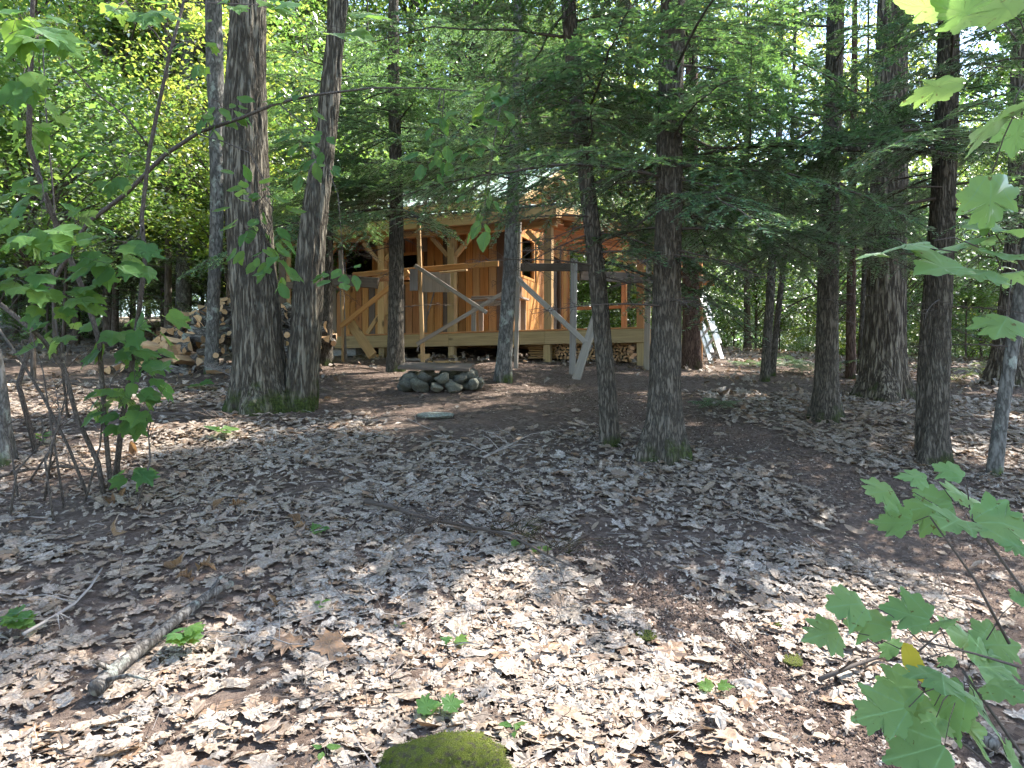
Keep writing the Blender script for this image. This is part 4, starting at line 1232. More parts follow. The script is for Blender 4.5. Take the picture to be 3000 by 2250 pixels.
mb.add([(px1 + .045, pe - .05, pz0 - .047), (px1 + .045, pw_, pz1 - .045), (px1 + .057, pw_, pz1 - .045), (px1 + .057, pe - .05, pz0 - .047),
        (px1 + .045, pe - .05, pz0 - .012), (px1 + .045, pw_, pz1 - .01), (px1 + .057, pw_, pz1 - .01), (px1 + .057, pe - .05, pz0 - .012)], [(0, 1, 2, 3), (4, 7, 6, 5), (0, 4, 5, 1), (1, 5, 6, 2), (2, 6, 7, 3), (3, 7, 4, 0)])
mb.build('drip_edge', M['drip_edge'], pr_)
half = (px0 + px1) / 2
plank('fascia', (px0, pe - .02, pz0 - .165), (half, pe - .02, pz0 - .165), .23, .035, M['pine'], pr_, (0, -1, 0))
plank('fascia', (half + .004, pe - .02, pz0 - .165), (px1 + .04, pe - .02, pz0 - .165), .23, .035, M['pine'], pr_, (0, -1, 0))
plank('fascia', (px1 + .02, pe, pz0 - .165), (px1 + .02, pw_, pz1 - .165), .22, .035, M['pine'], pr_, (1, 0, 0))
for k in range(13):
    x = px0 + .12 + k * (px1 - px0 - .3) / 12
    plank('rafter', (x, pe + .03, pz0 - .17), (x, pw_, pz1 - .17), .04, .13, M['cedar_red'], pr_, (0, 0, 1))
# porch posts with knee braces, and the beam they carry
PX = [-1.92, -4.05, -5.72, -7.35]
plank('porch_beam', (px0 + .1, .08, 2.13), (px1 - .1, .08, 2.13), .18, .14, M['pine'], cabin, (0, -1, 0))
for i, x in enumerate(PX):
    mt = 'pine' if i != 1 else 'treated'
    po = plank('porch_post', (x, .08, .0), (x, .08, 2.038), .155, .155, M[mt], cabin, (0, -1, 0))
    for sg in (-1, 1):
        if i == 0 and sg > 0: continue
        k = plank('knee_brace', (x + sg * .09, .08, 1.60), (x + sg * .46, .08, 2.0), .09, .09, M['pine'], cabin, (0, -1, 0))
    if i >= 2:
        for sg in (-1, 1):
            plank('foot_brace', (x + sg * .09, .08, .40), (x + sg * .38, .08, .02), .09, .045, M['pine'], cabin, (0, -1, 0))
# deck: boards, rim joists, joists, short posts
deck = MB(); deck.box(((XL - .1 - .05) / 2, 3.1, -.2), (abs(XL) - .1, 5.9, .02)); 
rim = plank('deck_rim', (XL - .15, .02, -.17), (-4.1, .02, -.17), .26, .045, M['treated'], cabin, (0, -1, 0))
plank('deck_rim', (-4.095, .02, -.17), (-1.98, .02, -.17), .26, .045, M['treated'], cabin, (0, -1, 0))
plank('deck_rim', (-1.975, .02, -.17), (0, .02, -.17), .26, .045, M['treated'], cabin, (0, -1, 0))
plank('deck_rim', (-.02, .05, -.17), (-.02, 6.3, -.17), .26, .045, M['treated'], cabin, (1, 0, 0))
for k in range(int((YF - .0) / .145)):
    y = .0 + k * .145
    plank('deck_board', (XL - .15, y + .07, -.018), (-.0, y + .07, -.018), .138, .032, M['cedar_red'], cabin, (0, 0, 1))
for k in range(31):
    y = YF + .06 + k * .145
    plank('deck_board', (XR + .06, y + .07, -.018), (0, y + .07, -.018), .138, .032, M['cedar_red'], cabin, (0, 0, 1))
for k in range(14):
    x = -.3 - k * .6
    plank('joist', (x, .05, -.16), (x, 6.2, -.16), .045, .22, M['treated'], cabin, (0, 0, 1))
for x in (-.07, -.75, -1.95, -4.05, -5.72, -7.35):
    for y in (.10, 3.2, 6.15):
        plank('deck_post', (x, y, gl_(x, y) - .15), (x, y, -.305 if y < 1 else -.28), .14, .14, M['treated'] if y < 1 else M['dark_board'], cabin, (0, -1, 0))
# side porch frame on the right: posts, header, rafters, rails
hx = -.08
for y in (.1, 3.15, 6.2):
    plank('side_post', (hx, y, 0), (hx, y, 1.72), .13, .13, M['cedar_red'], cabin, (0, -1, 0))
plank('side_header', (hx, -.25, 1.80), (hx, 6.5, 1.80), .14, .16, M['cedar_red'], cabin, (1, 0, 0))
for k in range(7):
    y = .05 + k * 1.03
    plank('side_rafter', (hx + .3, y, 1.80), (-1.9 if y < 1.7 else XR + .03, y, 2.30 if y < 1.7 else 2.72), .14, .045, M['cedar_red'], cabin, (0, -1, 0))
for x in (-1.76, -2.45):
    plank('side_post', (x, 6.2, 0), (x, 6.2, 2.1), .14, .14, M['cedar_red'], cabin, (0, -1, 0))
    for sg in (-1, 1):
        plank('foot_brace', (x + sg * .08, 6.2, .42), (x + sg * .32, 6.2, .02), .09, .045, M['pine'], cabin, (0, -1, 0))
plank('porch_rail', (XR + .1, 6.2, 1.02), (hx, 6.2, 1.02), .09, .04, M['cedar_red'], cabin, (0, -1, 0))

# ------------------------------------------------------------------ things on and under the porch
CM = Matrix.Translation(CO) @ Matrix.Rotation(CROT, 4, 'Z')
def cw_(x, y, z=0): return CM @ Vector((x, y, z))
# work table
tb = thing('work_table', cw_(-3.35, .95, .0), "grey plank work table on the porch behind the crossed braces", 'table', None, CROT)
for k in range(3): plank('tabletop_board', (-.62, -.22 + k * .2, .74), (.62, -.22 + k * .2, .74), .19, .035, M['grey_board'], tb, (0, 0, 1))
for x, y in ((-.5, -.2), (.5, -.2), (-.5, .2), (.5, .2)): plank('leg', (x, y, .0), (x, y, .72), .11, .04, M['grey_board'] if x < 0 else M['weathered'], tb, (0, -1, 0))
plank('apron', (-.5, -.25, .64), (.5, -.25, .64), .12, .025, M['weathered'], tb, (0, -1, 0))
o = plank('board', (0, 0, 0), (.62, .02, .0), .12, .08, M['dark_board'], None, (0, 0, 1)); o.location = cw_(-4.0, 1.0, .80); o.rotation_euler = (R(90), 0, R(75)); props(o, "dark wooden block lying on the porch work table", 'board'); o.name = 'wood_block'
# leaning stick
a_, b_ = cw_(-4.95, -.12, -.62), cw_(-4.45, 1.2, 1.3)
o = plank('leaning_pole', atS(1222, 1030, 14.6), atS(1272, 855, 15.6), .03, .03, M['dark_board'], None); props(o, "thin dark pole leaning on the deck edge beside an upright", 'pole')

# ------------------------------------------------------------------ scaffold
U = {1: (998, 732, 1010, 15.3), 2: (1226, 655, 1240, 14.3), 3: (1521, 650, 1511, 13.3), 4: (1682, 757, 1677, 12.7), 5: (1906, 600, 1893, 13.9)}
sroot_p = atS(1450, 1090, 13.8); sroot_p.z = hz(sroot_p.x, sroot_p.y)
scf = thing('scaffold', sroot_p, "makeshift lumber scaffold with crossed braces standing before the porch", 'scaffold')
def sp_(name, a, b, w, th, mat, face=(0, -1, 0)):
    return plank(name, atS(*a), atS(*b), w, th, M[mat], scf, face, sroot_p)
for k, (xt, yt, xb, d) in U.items():
    top = atS(xt, yt, d); bt = atS(xb, 1100, d); bt.z = hz(bt.x, bt.y) - .05
    plank('upright', bt, top, {1: .085, 2: .075, 3: .07, 4: .105, 5: .10}[k], .05, M[{1: 'weathered', 2: 'pine', 3: 'weathered', 4: 'grey_board', 5: 'weathered'}[k]], scf, (-.35, -.93, 0), sroot_p)
# second, slim upright doubling the first two
bt = atS(1004, 1040, 15.25); bt.z = hz(bt.x, bt.y); plank('upright', bt, atS(1003, 830, 15.25), .04, .05, M['pine'], scf, (-.35, -.93, 0), sroot_p)
sp_('ledger', (1035, 806, 15.45), (1460, 772, 13.75), .10, .05, 'cedar')
sp_('ledger', (1050, 822, 15.4), (1200, 812, 14.7), .10, .045, 'cedar_red')
sp_('walk_plank', (942, 816, 15.6), (1108, 830, 14.9), .21, .045, 'dark_board')
sp_('walk_plank', (1500, 783, 13.6), (1735, 783, 12.9), .13, .05, 'dark_board')
sp_('walk_plank', (1700, 806, 13.0), (1935, 820, 14.2), .17, .05, 'dark_board')
sp_('ledger', (1675, 812, 13.2), (1912, 800, 14.0), .12, .045, 'cedar_red')
sp_('hanging_board', (1212, 852, 14.25), (1212, 788, 14.25), .15, .03, 'grey_board')
sp_('hanging_board', (1278, 856, 14.2), (1278, 797, 14.2), .52, .02, 'weathered')
sp_('ledger', (1290, 799, 14.0), (1368, 791, 13.7), .03, .06, 'pine')
sp_('brace', (998, 956, 15.2), (1198, 797, 14.35), .095, .04, 'cedar')
sp_('brace', (1216, 778, 14.2), (1426, 916, 13.5), .07, .04, 'weathered')
sp_('brace', (1222, 1008, 14.15), (1492, 848, 13.35), .07, .04, 'weathered')
sp_('brace', (1503, 805, 13.15), (1733, 1020, 12.5), .085, .04, 'grey_board')
sp_('outrigger', (2020, 808, 17.6), (2070, 820, 16.8), .19, .05, 'weathered')
o = plank('leaning_board', atS(1687, 1120, 12.1), atS(1748, 925, 12.9), .14, .045, M['weathered'], None, (-.3, -.95, .2)); o.location.z = o.location.z + 0; props(o, "pale weathered board leaning against the grey scaffold upright", 'board')
q = atS(1686, 1122, 12.1); dz_ = hz(q.x, q.y) - q.z; o.location.z += dz_ * .5
o = plank('leaning_board', atS(1092, 1042, 14.75), atS(1028, 948, 15.35), .19, .04, M['pine'], None, (-.3, -.9, .3)); props(o, "wide tan plank sloping from the scaffold down to the ground", 'board')
o.location.z += .0
# left scaffold posts seen between the two oak trunks
for (xs, w, mt) in ((828, .16, 'dark_board'), (846, .09, 'pine')):
    p = atS(xs, 1000, 16.8); p.z = hz(p.x, p.y) - .05
    plank('upright', p, Vector((p.x, p.y, p.z + 2.35)), w, .07, M[mt], scf, (0, -1, 0), sroot_p)
sp_('ledger', (812, 836, 16.7), (875, 836, 16.7), .15, .04, 'dark_board')

# back corner frame behind the reddish hemlock
fr = thing('timber_post_frame', (0, 0, 0), "orange timber corner post with two stub beams beside the ladder", 'post frame')
bp = atS(2046, 1020, 17.0); bp.z = hz(bp.x, bp.y); fr.location = bp
plank('post', bp - Vector((0, 0, .15)), Vector((bp.x, bp.y, bp.z + 3.1)), .17, .15, M['cedar_red'], fr, (-.35, -.93, 0), bp)
plank('stub_beam', atS(2006, 820, 16.88), atS(2070, 816, 16.88), .13, .06, M['weathered'], fr, (0, -1, 0), bp)
plank('stub_beam', atS(2020, 830, 17.12), atS(2092, 829, 17.12), .12, .06, M['cedar_red'], fr, (0, -1, 0), bp)

# ------------------------------------------------------------------ aluminium ladder
lb = gpt(1550, 787)
lad = thing('extension_ladder', lb, "silver aluminium extension ladder leaning left against the deck frame", 'ladder')
topL = at(1488, 600, lb.y + 1.2) - lb
def lad_section(base, top, off, width, nr, nm):
    ax = (top - base).normalized()
    sd = Vector((.90, -.30, 0)); sd = (sd - ax * sd.dot(ax)).normalized()
    sd = Vector((.30, -.95, 0)).normalized(); sd = (sd - ax * sd.dot(ax)).normalized()
    fn = ax.cross(sd)
    for s_ in (-1, 1):
        plank('rail', base + sd * width / 2 * s_ + fn * off, top + sd * width / 2 * s_ + fn * off, .035, .10, M['aluminium'], lad, fn)
    L = (top - base).length
    for k in range(nr):
        p = base + ax * (.25 + k * .3) + fn * off
        if .25 + k * .3 > L: break
        mb = MB(); mb.tube([p - sd * (width / 2 - .01), p + sd * (width / 2 - .01)], .017, 6); mb.build('rung', M['aluminium'], lad, True)
lad_section(Vector((0, 0, 0)), topL, 0, .40, 11, 'lower')
lad_section(topL * .18, topL * 1.12, .09, .35, 11, 'upper')

# ------------------------------------------------------------------ firewood
def log_mesh(seed, L, kind):
    r = random.Random(seed)
    if kind == 'round':
        n = 9; prof = [(math.cos(2 * math.pi * i / n) * r.uniform(.9, 1.08), math.sin(2 * math.pi * i / n) * r.uniform(.9, 1.08)) for i in range(n)]; split = []
    elif kind == 'half':
        prof = [(math.cos(math.pi * i / 6), math.sin(math.pi * i / 6) * .95 - .35) for i in range(7)]; split = [6]
    else:
        prof = [(0, -.75)] + [(math.cos(R(50 + 80 * i / 4)) * 1.25 * r.uniform(.95, 1.05), math.sin(R(50 + 80 * i / 4)) * 1.15 - .3) for i in range(5)]; split = [0, 5]
    n = len(prof); mb = MB()
    vv = []
    for k in range(4):
        z = -L / 2 + L * k / 3; o_ = (r.uniform(-.1, .1), r.uniform(-.1, .1)) if 0 < k < 3 else (0, 0)
        sc_ = r.uniform(.92, 1.06)
        vv += [((x + o_[0]) * sc_, (y + o_[1]) * sc_, z / 1.0) for x, y in prof]
    mb.v = vv
    for k in range(3):
        for i in range(n):
            mb.f.append((k * n + i, k * n + (i + 1) % n, (k + 1) * n + (i + 1) % n, (k + 1) * n + i)); mb.m.append(1 if i in split else 0)
    mb.f.append(tuple(range(n - 1, -1, -1))); mb.m.append(2)
    mb.f.append(tuple(3 * n + i for i in range(n))); mb.m.append(2)
    return mb.mesh("log", [M['log_bark'], M['split_wood'], M['log_end']])
def scaled_log(me, s):
    me2 = me.copy()
    co = np.zeros(len(me2.vertices) * 3, np.float32); me2.vertices.foreach_get("co", co)
    co = co.reshape(-1, 3); co[:, :2] *= s; me2.vertices.foreach_set("co", co.ravel()); me2.update()
    return me2
LOGS = [scaled_log(log_mesh(i, .45, k), s) for i, (k, s) in enumerate([('round', .055), ('round', .07), ('half', .085), ('wedge', .08), ('wedge', .095), ('half', .075), ('round', .045), ('wedge', .07)])]
rl = random.Random(77)
hc = gpt(478, 803); hcx, hcy = hc.x, hc.y + 1.0
n_log = 0
def heap_h(x, y):
    return max(0, 1.12 * (1 - ((x - hcx - .15) / 1.9) ** 2 * .9 - ((y - hcy) / 1.25) ** 2))
for i in range(290):
    x = hcx + rl.gauss(0, .85); y = hcy + rl.gauss(-.25, .5)
    if x > hcx + 1.55 or x < hcx - 2.0: continue
    h = heap_h(x, y)
    layer = rl.uniform(.75, 1.0)
    z = hz(x, y) + .06 + h * layer
    left = x < hcx - .55
    me = LOGS[rl.choice([3, 4, 2, 5, 7, 4] if left else [0, 1, 1, 6, 0, 2, 3])]
    o = bpy.data.objects.new('firewood_log', me)
    o.location = (x, y, z)
    o.rotation_euler = (R(90) + rl.gauss(.2, .45), rl.uniform(0, 6.28), rl.gauss(R(60) if not left else R(20), .8))
    link(o); n_log += 1
    if left: props(o, "freshly split pale firewood log in the sunlit left end of the heap", 'log', 'split firewood in the heap')
    else: props(o, "grey bark firewood log in the heap behind the double oak", 'log', 'round firewood in the heap')
# left spill of split pieces on the ground
for i in range(34):
    p = gpt(rl.uniform(345, 470), rl.uniform(725, 806))
    o = bpy.data.objects.new('firewood_log', LOGS[rl.choice([3, 4, 5, 7])]); o.location = (p.x, p.y, p.z + .06 + rl.uniform(0, .22))
    o.rotation_euler = (R(90) + rl.gauss(0, .35), rl.uniform(0, 6.28), rl.uniform(0, 3.14)); link(o)
    props(o, "freshly split pale firewood log in the sunlit left end of the heap", 'log', 'split firewood in the heap')
# stacked under the deck
for (x0, x1, hh) in ((-1.86, -.85, .36), (-.66, -.3, .34)):
    zrow = 0
    while zrow < hh:
        x = x0 + (.0 if int(zrow / .06) % 2 else .03)
        while x < x1:
            w = rl.uniform(.055, .085)
            yy = .55 + rl.uniform(-.03, .03)
            p = cw_(x, yy, gl_(x, yy) + .05 + zrow)
            o = bpy.data.objects.new('stacked_log', LOGS[rl.choice([2, 3, 5, 7])]); o.location = p
            o.scale = (.55, .55, .9); o.rotation_euler = (R(90), rl.uniform(0, 6.28), CROT); link(o)
            props(o, "small split log end-on in the stack under the deck", 'log', 'firewood stacked under the deck')
            x += w
        zrow += .062
for k in range(6):
    x0 = -2.45 + k * .02
    g = gl_(-2.2, .7)
    o = plank('stored_board', cw_(-2.55 + rl.uniform(-.1, .1), .6, g + .05 + k * .05), cw_(-2.0, .75, g + .05 + k * .05), .18, .035, M['pine'], None, (0, 0, 1))
    props(o, f"board in the small lumber pile under the deck, {['lowest', 'second from the bottom', 'third from the bottom', 'third from the top', 'second from the top', 'topmost'][k]}", 'board')
# concrete block under the left of the deck
g = gl_(-6.6, .5)
mb = MB(); mb.box((0, 0, .16), (.9, .4, .32)); mb.box((.0, 0, .345), (.8, .34, .05)); o = mb.build('concrete_block', M['concrete']); o.matrix_world = Matrix.Translation(cw_(-6.9, .35, g)) @ Matrix.Rotation(CROT, 4, 'Z')
props(o, "grey concrete block under the left end of the deck", 'block')
# lumber scraps on the ground
def scrap(xv, yv, L, w, th, yaw, mt, label, tilt=0.0):
    p = gpt(xv, yv); v = Vector((math.cos(yaw) * L, math.sin(yaw) * L, 0)); e = p + v; e.z = hz(e.x, e.y)
    up = Vector((0, 0, th / 2 + .015))
    o = plank('scrap_board', p + up, e + up + Vector((0, 0, tilt)), w, th, M[mt], None, (0, 0, 1)); props(o, label, 'board')
scrap(926, 786, .62, .14, .04, R(-12), 'pine', "yellow offcut lying on the dirt behind the stone ring")
scrap(872, 782, .40, .22, .05, R(-10), 'weathered', "pale flat scrap of lumber beside the straight trunk")
scrap(905, 780, .20, .16, .12, R(20), 'pine', "short square block standing near the yellow offcut")
scrap(792, 776, .25, .12, .08, R(5), 'pine', "small cut block on the ground under the left porch")

# ------------------------------------------------------------------ stone fire ring with a board on top
def rock_mesh(seed, amp=.18, flat=.7, n=2, fine=0):
    import bmesh
    bm = bmesh.new(); bmesh.ops.create_icosphere(bm, subdivisions=n + 1, radius=1)
    P = np.array([v.co[:] for v in bm.verts])
    d = 1 + amp * vnoise(P * 1.1 + seed * 3.7, seed) + amp * .4 * vnoise(P * 2.7 + seed, seed + 9)
    if fine: d = d + fine * vnoise(P * 9, seed + 2) + fine * .8 * vnoise(P * 22, seed + 3)
    for v, k in zip(bm.verts, d): v.co = v.co * float(k); v.co.z *= flat
    me = bpy.data.meshes.new("stone"); bm.to_mesh(me); bm.free()
    me.polygons.foreach_set("use_smooth", [True] * len(me.polygons))
    return me
ROCKS = [rock_mesh(i, .42, .72) for i in range(6)]
for m_ in ROCKS: m_.materials.append(M['stone'])
fc = gpt(945, 846); fcx, fcy = fc.x, fc.y + .28
pit = thing('fire_ring', (fcx, fcy, hz(fcx, fcy)), "low ring of rounded stones stacked on the bare dirt before the cabin", 'fire ring')
rs_ = random.Random(3)
for lay, (n_, rx_, ry_, z_) in enumerate(((12, .48, .40, .08), (11, .45, .36, .17))):
    for k in range(n_):
        a = 2 * math.pi * (k + .5 * lay) / n_
        s = rs_.uniform(.085, .145)
        o = bpy.data.objects.new('stone', ROCKS[rs_.randrange(6)])
        x, y = rx_ * math.cos(a), ry_ * math.sin(a)
        o.location = (x, y, hz(fcx + x, fcy + y) - hz(fcx, fcy) + z_ + rs_.uniform(-.01, .015)); o.scale = (s * rs_.uniform(1, 1.25), s, s * rs_.uniform(.85, 1.05)); o.rotation_euler = (rs_.uniform(-.3, .3), rs_.uniform(-.3, .3), rs_.uniform(0, 6.28))
        link(o, pit)
for dx_, dz2, s in ((.56, .08, .105), (.50, .065, .1)):
    o = bpy.data.objects.new('stone', ROCKS[2]); o.location = (dx_, -.22 if s > .1 else -.36, dz2); o.scale = (s * .8, s, s * 1.2); o.rotation_euler = (.2, .6, .4); link(o, pit)
o = plank('lid_board', Vector((fcx - .54, fcy + .02, pit.location.z + .325)), Vector((fcx + .46, fcy - .08, pit.location.z + .295)), .46, .04, M['dark_board'], None, (0, -.18, 1))
props(o, "dark flat board lying across the stone fire ring", 'board')

# ------------------------------------------------------------------ rocks
def rock(xv, yv, sx, sy, sz, seed, label, mat, sink=.35, name='rock'):
    p = gpt(xv, yv); me = rock_mesh(seed, .22, 1.0, 4, .035 if mat == 'moss' else .012); me.materials.append(M[mat])
    o = bpy.data.objects.new(name, me); o.location = (p.x, p.y + sy * .6, hz(p.x, p.y + sy * .6) + sz * (1 - 2 * sink)); o.scale = (sx, sy, sz); o.rotation_euler = (0, 0, seed); link(o)
    if mat == 'moss':       # short moss tufts over the top
        r_ = np.random.default_rng(seed); P = np.array([v.co[:] for v in me.vertices]); N = np.array([v.normal[:] for v in me.vertices])
        k = r_.choice(np.nonzero(P[:, 2] > -.1)[0], int(4200 * min(1, sx * 5)))
        q = P[k] + r_.normal(0, .02, (len(k), 3)); hgt = r_.uniform(.02, .06, len(k)) * (.12 / sx) ** .4
        dirn = N[k] + r_.normal(0, .45, (len(k), 3)); sd_ = np.cross(dirn, r_.normal(0, 1, (len(k), 3))); sd_ /= np.linalg.norm(sd_, axis=1)[:, None] + 1e-9
        w = .010
        Vm = np.stack([q - sd_ * w, q + sd_ * w, q + dirn * hgt[:, None]], 1).reshape(-1, 3)
        tf = link(bpy.data.objects.new('moss_tufts', mesh_np('moss_tufts', Vm, np.arange(len(Vm)).reshape(-1, 3), [M['moss_blade']])), o); props(tf, kind='stuff')
    return props(o, label, 'rock')
rock(935, 905, .25, .15, .045, 12, "flat pale lichen-covered rock in the dirt before the fire ring", 'rock')
rock(962, 1742, .235, .17, .115, 13, "moss-covered rock at the bottom edge of the picture", 'moss', .3)
rock(1400, 1385, .085, .06, .016, 14, "small mossy stone among the fallen leaves at the right", 'moss', .3)
rock(1690, 1360, .05, .04, .014, 16, "tiny mossy stone left of the low maple leaves", 'moss', .3)
rock(1720, 1440, .10, .05, .016, 17, "mossy stone at the edge of the bare path", 'moss', .3)

# ------------------------------------------------------------------ fallen branches
def stick(name, pts, rad, mat, label, seg=8, twigs=0, cat='branch', lift=.03):
    P = [gpt(x, y) + Vector((0, 0, lift + .03)) for x, y in pts]
    o0 = P[0].copy()
    root = None
    mb = MB(); Q = [p - o0 for p in P]
    mb.tube(Q, list(np.linspace(rad[0], rad[1], len(Q))), seg)
    rr_ = random.Random(len(label))
    for k in range(twigs):
        i = rr_.randrange(len(Q) - 1); p = Q[i].lerp(Q[i + 1], rr_.random()); a = rr_.uniform(0, 6.28); l = rr_.uniform(.12, .4)
        e = p + Vector((math.cos(a) * l, math.sin(a) * l, rr_.uniform(.02, .15)))
        mb.tube([p, p.lerp(e, .5) + Vector((0, 0, .03)), e], [rad[1] * .7 + .0015, rad[1] * .4 + .001, .0008], 4)
        for j in range(2):
            s_ = p.lerp(e, rr_.uniform(.3, .9)); mb.tube([s_, s_ + Vector((rr_.gauss(0, .08), rr_.gauss(0, .08), rr_.uniform(0, .06)))], [.0015, .0007], 3)
    o = mb.build(name, M[mat], None, True); o.location = o0
    return props(o, label, cat)
stick('fallen_log', [(205, 1530), (260, 1475), (320, 1420), (390, 1360), (450, 1312), (500, 1285)], (.036, .02), 'log_bark', "lichen-covered fallen branch lying in the leaves at the lower left", 12, 3, 'branch', .035)
stick('fallen_branch', [(790, 1103), (850, 1118), (920, 1142), (1010, 1160), (1100, 1180), (1180, 1225), (1240, 1255)], (.02, .005), 'twig', "long dark dead branch across the leaves in the middle foreground", 8, 16, 'branch', .04)
stick('dead_conifer_twigs', [(1060, 1175), (1110, 1180), (1170, 1200), (1240, 1235)], (.006, .002), 'red_bark', "tangle of dry reddish hemlock twigs in the middle foreground", 5, 42, 'branch', .06)
stick('dead_conifer_twigs', [(860, 1190), (900, 1165), (960, 1150), (1020, 1170)], (.005, .002), 'twig', "tangle of dry grey twigs beside the long dark branch", 5, 34, 'branch', .05)
stick('fallen_branch', [(1045, 1005), (1085, 985), (1118, 968)], (.012, .006), 'grey_twig', "short pale broken stick left of the leaning hemlock", 6, 8)
stick('fallen_branch', [(50, 1400), (110, 1365), (160, 1330), (195, 1295), (220, 1255)], (.010, .006), 'grey_twig', "pale curved stick in the leaves at the far left", 6, 4)
stick('fallen_branch', [(330, 905), (420, 908), (520, 915)], (.015, .009), 'twig', "dark stick lying left of the double oak base", 6, 10)
stick('fallen_branch', [(0, 1045), (60, 1030), (130, 1022), (210, 1030)], (.016, .012), 'sapling_bark', "dark branch on the ground under the left saplings", 6, 8)
stick('dead_conifer_twigs', [(420, 800), (450, 812), (480, 822), (505, 835)], (.008, .003), 'grey_twig', "dry pale brush heap between firewood and double oak", 5, 46, 'branch', .10)
stick('fallen_branch', [(1770, 1500), (1850, 1470), (1930, 1440), (1990, 1445)], (.012, .006), 'twig', "dark stick under the low maple leaves at the right", 6, 5)
stick('fallen_branch', [(2040, 1560), (2090, 1600), (2150, 1650)], (.028, .024), 'log_bark', "thick pale stick in the lower right corner", 9, 0)
stick('fallen_branch', [(1590, 1400), (1615, 1440), (1640, 1470)], (.005, .003), 'twig', "thin dark twig on the bare soil at the lower right", 5, 3)
stick('fallen_branch', [(1520, 1020), (1640, 990), (1760, 1000)], (.006, .003), 'twig', "thin twig crossing the bare path", 5, 8)
for i in range(26):
    x, y = rl.uniform(100, 2100), rl.uniform(900, 1600); a = rl.uniform(-.5, .5); l = rl.uniform(40, 110)
    stick('twig', [(x, y), (x + l * .5, y + l * .5 * a + rl.uniform(-4, 4)), (x + l, y + l * a)], (.004, .0015), rl.choice(['twig', 'twig', 'grey_twig']), "thin dry twig lying loose on the fallen leaves", 5, 2, 'twig', .045)
    bpy.context.scene.collection.objects[-1]["group"] = "loose twigs on the leaves"
# standing curled brown leaves clumps
for i, (x, y, s) in enumerate([(470, 1108, .12), (510, 1104, .13), (240, 1092, .13), (262, 1085, .12), (382, 1240, .13), (404, 1262, .11), (636, 1135, .11), (440, 1240, .12), (252, 1160, .13), (590, 1325, .10), (290, 985, .14), (655, 1150, .11)]):
    p = gpt(x, y)
    V, Fk = leaf_geo('oak' if i % 2 else 'oval', 700 + i, 1.3, 1.2, .10)
    me = mesh_np('curled_leaf', V, Fk, [M['brown_leaf']] if 'brown_leaf' in M else [M['dead_leaf']], smooth=True)
    o = bpy.data.objects.new('curled_leaf', me); o.scale = (s, s, s); o.location = p + Vector((0, 0, s * .30)); o.rotation_euler = (R(50) + rl.gauss(0, .3), rl.gauss(0, .5), rl.gauss(0, 1.2)); link(o)
    props(o, "curled brown leaf sticking up from the pale litter at the left", 'leaf', 'curled brown leaves sticking up from the litter')

# ------------------------------------------------------------------ leafy saplings
def leaf_lib(kind, mat, n, seed, curl=.25, fold=.2, wav=.03):
    out = []
    for i in range(n):
        V, Fk = leaf_geo(kind, seed + i, curl * random.uniform(.5, 1.3), fold * random.uniform(.5, 1.3), wav, True)
        V = V - np.array([0, V[:, 1].min(), 0])        # stalk end at the origin
        out.append(mesh_np("leaf", V, Fk, [M[mat]], smooth=True))
    return out
MAPLE = leaf_lib('maple', 'maple_leaf', 8, 800, .28, .16, .03)
STRIPED = leaf_lib('striped', 'sap_leaf', 6, 820, .25, .2)
OVAL = leaf_lib('oval', 'sap_leaf', 6, 840, .3, .25)
SEED = leaf_lib('maple', 'sap_leaf', 5, 880, .35, .2, .03)
YELL = leaf_lib('oval', 'yellow_leaf', 2, 860)

def put_leaf(parent, origin, p, size, tipdir, normal, lib, rnd):
    """leaf hanging from p (world), tip along tipdir, face along normal"""
    y = Vector(tipdir).normalized(); z = Vector(normal); z = (z - y * z.dot(y)).normalized(); x = y.cross(z)
    o = bpy.data.objects.new("leaf", rnd.choice(lib))
    p = Vector(p) - origin
    s = size
    o.matrix_basis = Matrix(((x.x * s, y.x * s, z.x * s, p.x), (x.y * s, y.y * s, z.y * s, p.y), (x.z * s, y.z * s, z.z * s, p.z), (0, 0, 0, 1)))
    return link(o, parent)

# the low maple at the right edge
mo = Vector((1.62, 2.05, hz(1.62, 2.05)))
mp_ = thing('maple_sapling', mo, "young maple with large flat green leaves at the right edge foreground", 'sapling')
rm = random.Random(12)
def stemtube(name, pts, rad, parent, origin, mat='twig', seg=6):
    mb = MB(); mb.tube([Vector(p) - origin for p in pts], list(np.linspace(rad[0], rad[1], len(pts))), seg)
    return mb.build(name, M[mat], parent, True)
stemtube('stem', [mo - Vector((0, 0, .1)), mo + Vector((.03, .02, .5)), mo + Vector((.0, .03, 1.1)), mo + Vector((.05, 0, 1.9)), mo + Vector((.02, .05, 2.7))], (.016, .007), mp_, mo, 'sapling_bark', 8)
ML = [(1785, 1369, 90), (1833, 1306, 100), (1876, 1346, 92), (1963, 1326, 95), (2038, 1343, 62), (2091, 1383, 110), (2158, 1393, 100), (2141, 1440, 130), (1921, 1396, 48), (1941, 1486, 92),
      (2038, 1470, 112), (1908, 1540, 112), (2041, 1530, 122), (1988, 1533, 60), (2021, 1573, 62), (2091, 1570, 122), (2125, 1536, 110), (1978, 1626, 130), (2205, 1293, 40), (2190, 1640, 60), (2045, 1426, 40), (2170, 1490, 90)]
ML2 = [(1905, 1062, 72), (1975, 1030, 60), (2050, 1015, 62), (2000, 1095, 105), (2110, 1088, 118), (1931, 1130, 78), (2060, 1128, 90), (2165, 1132, 120), (2195, 1180, 60)]
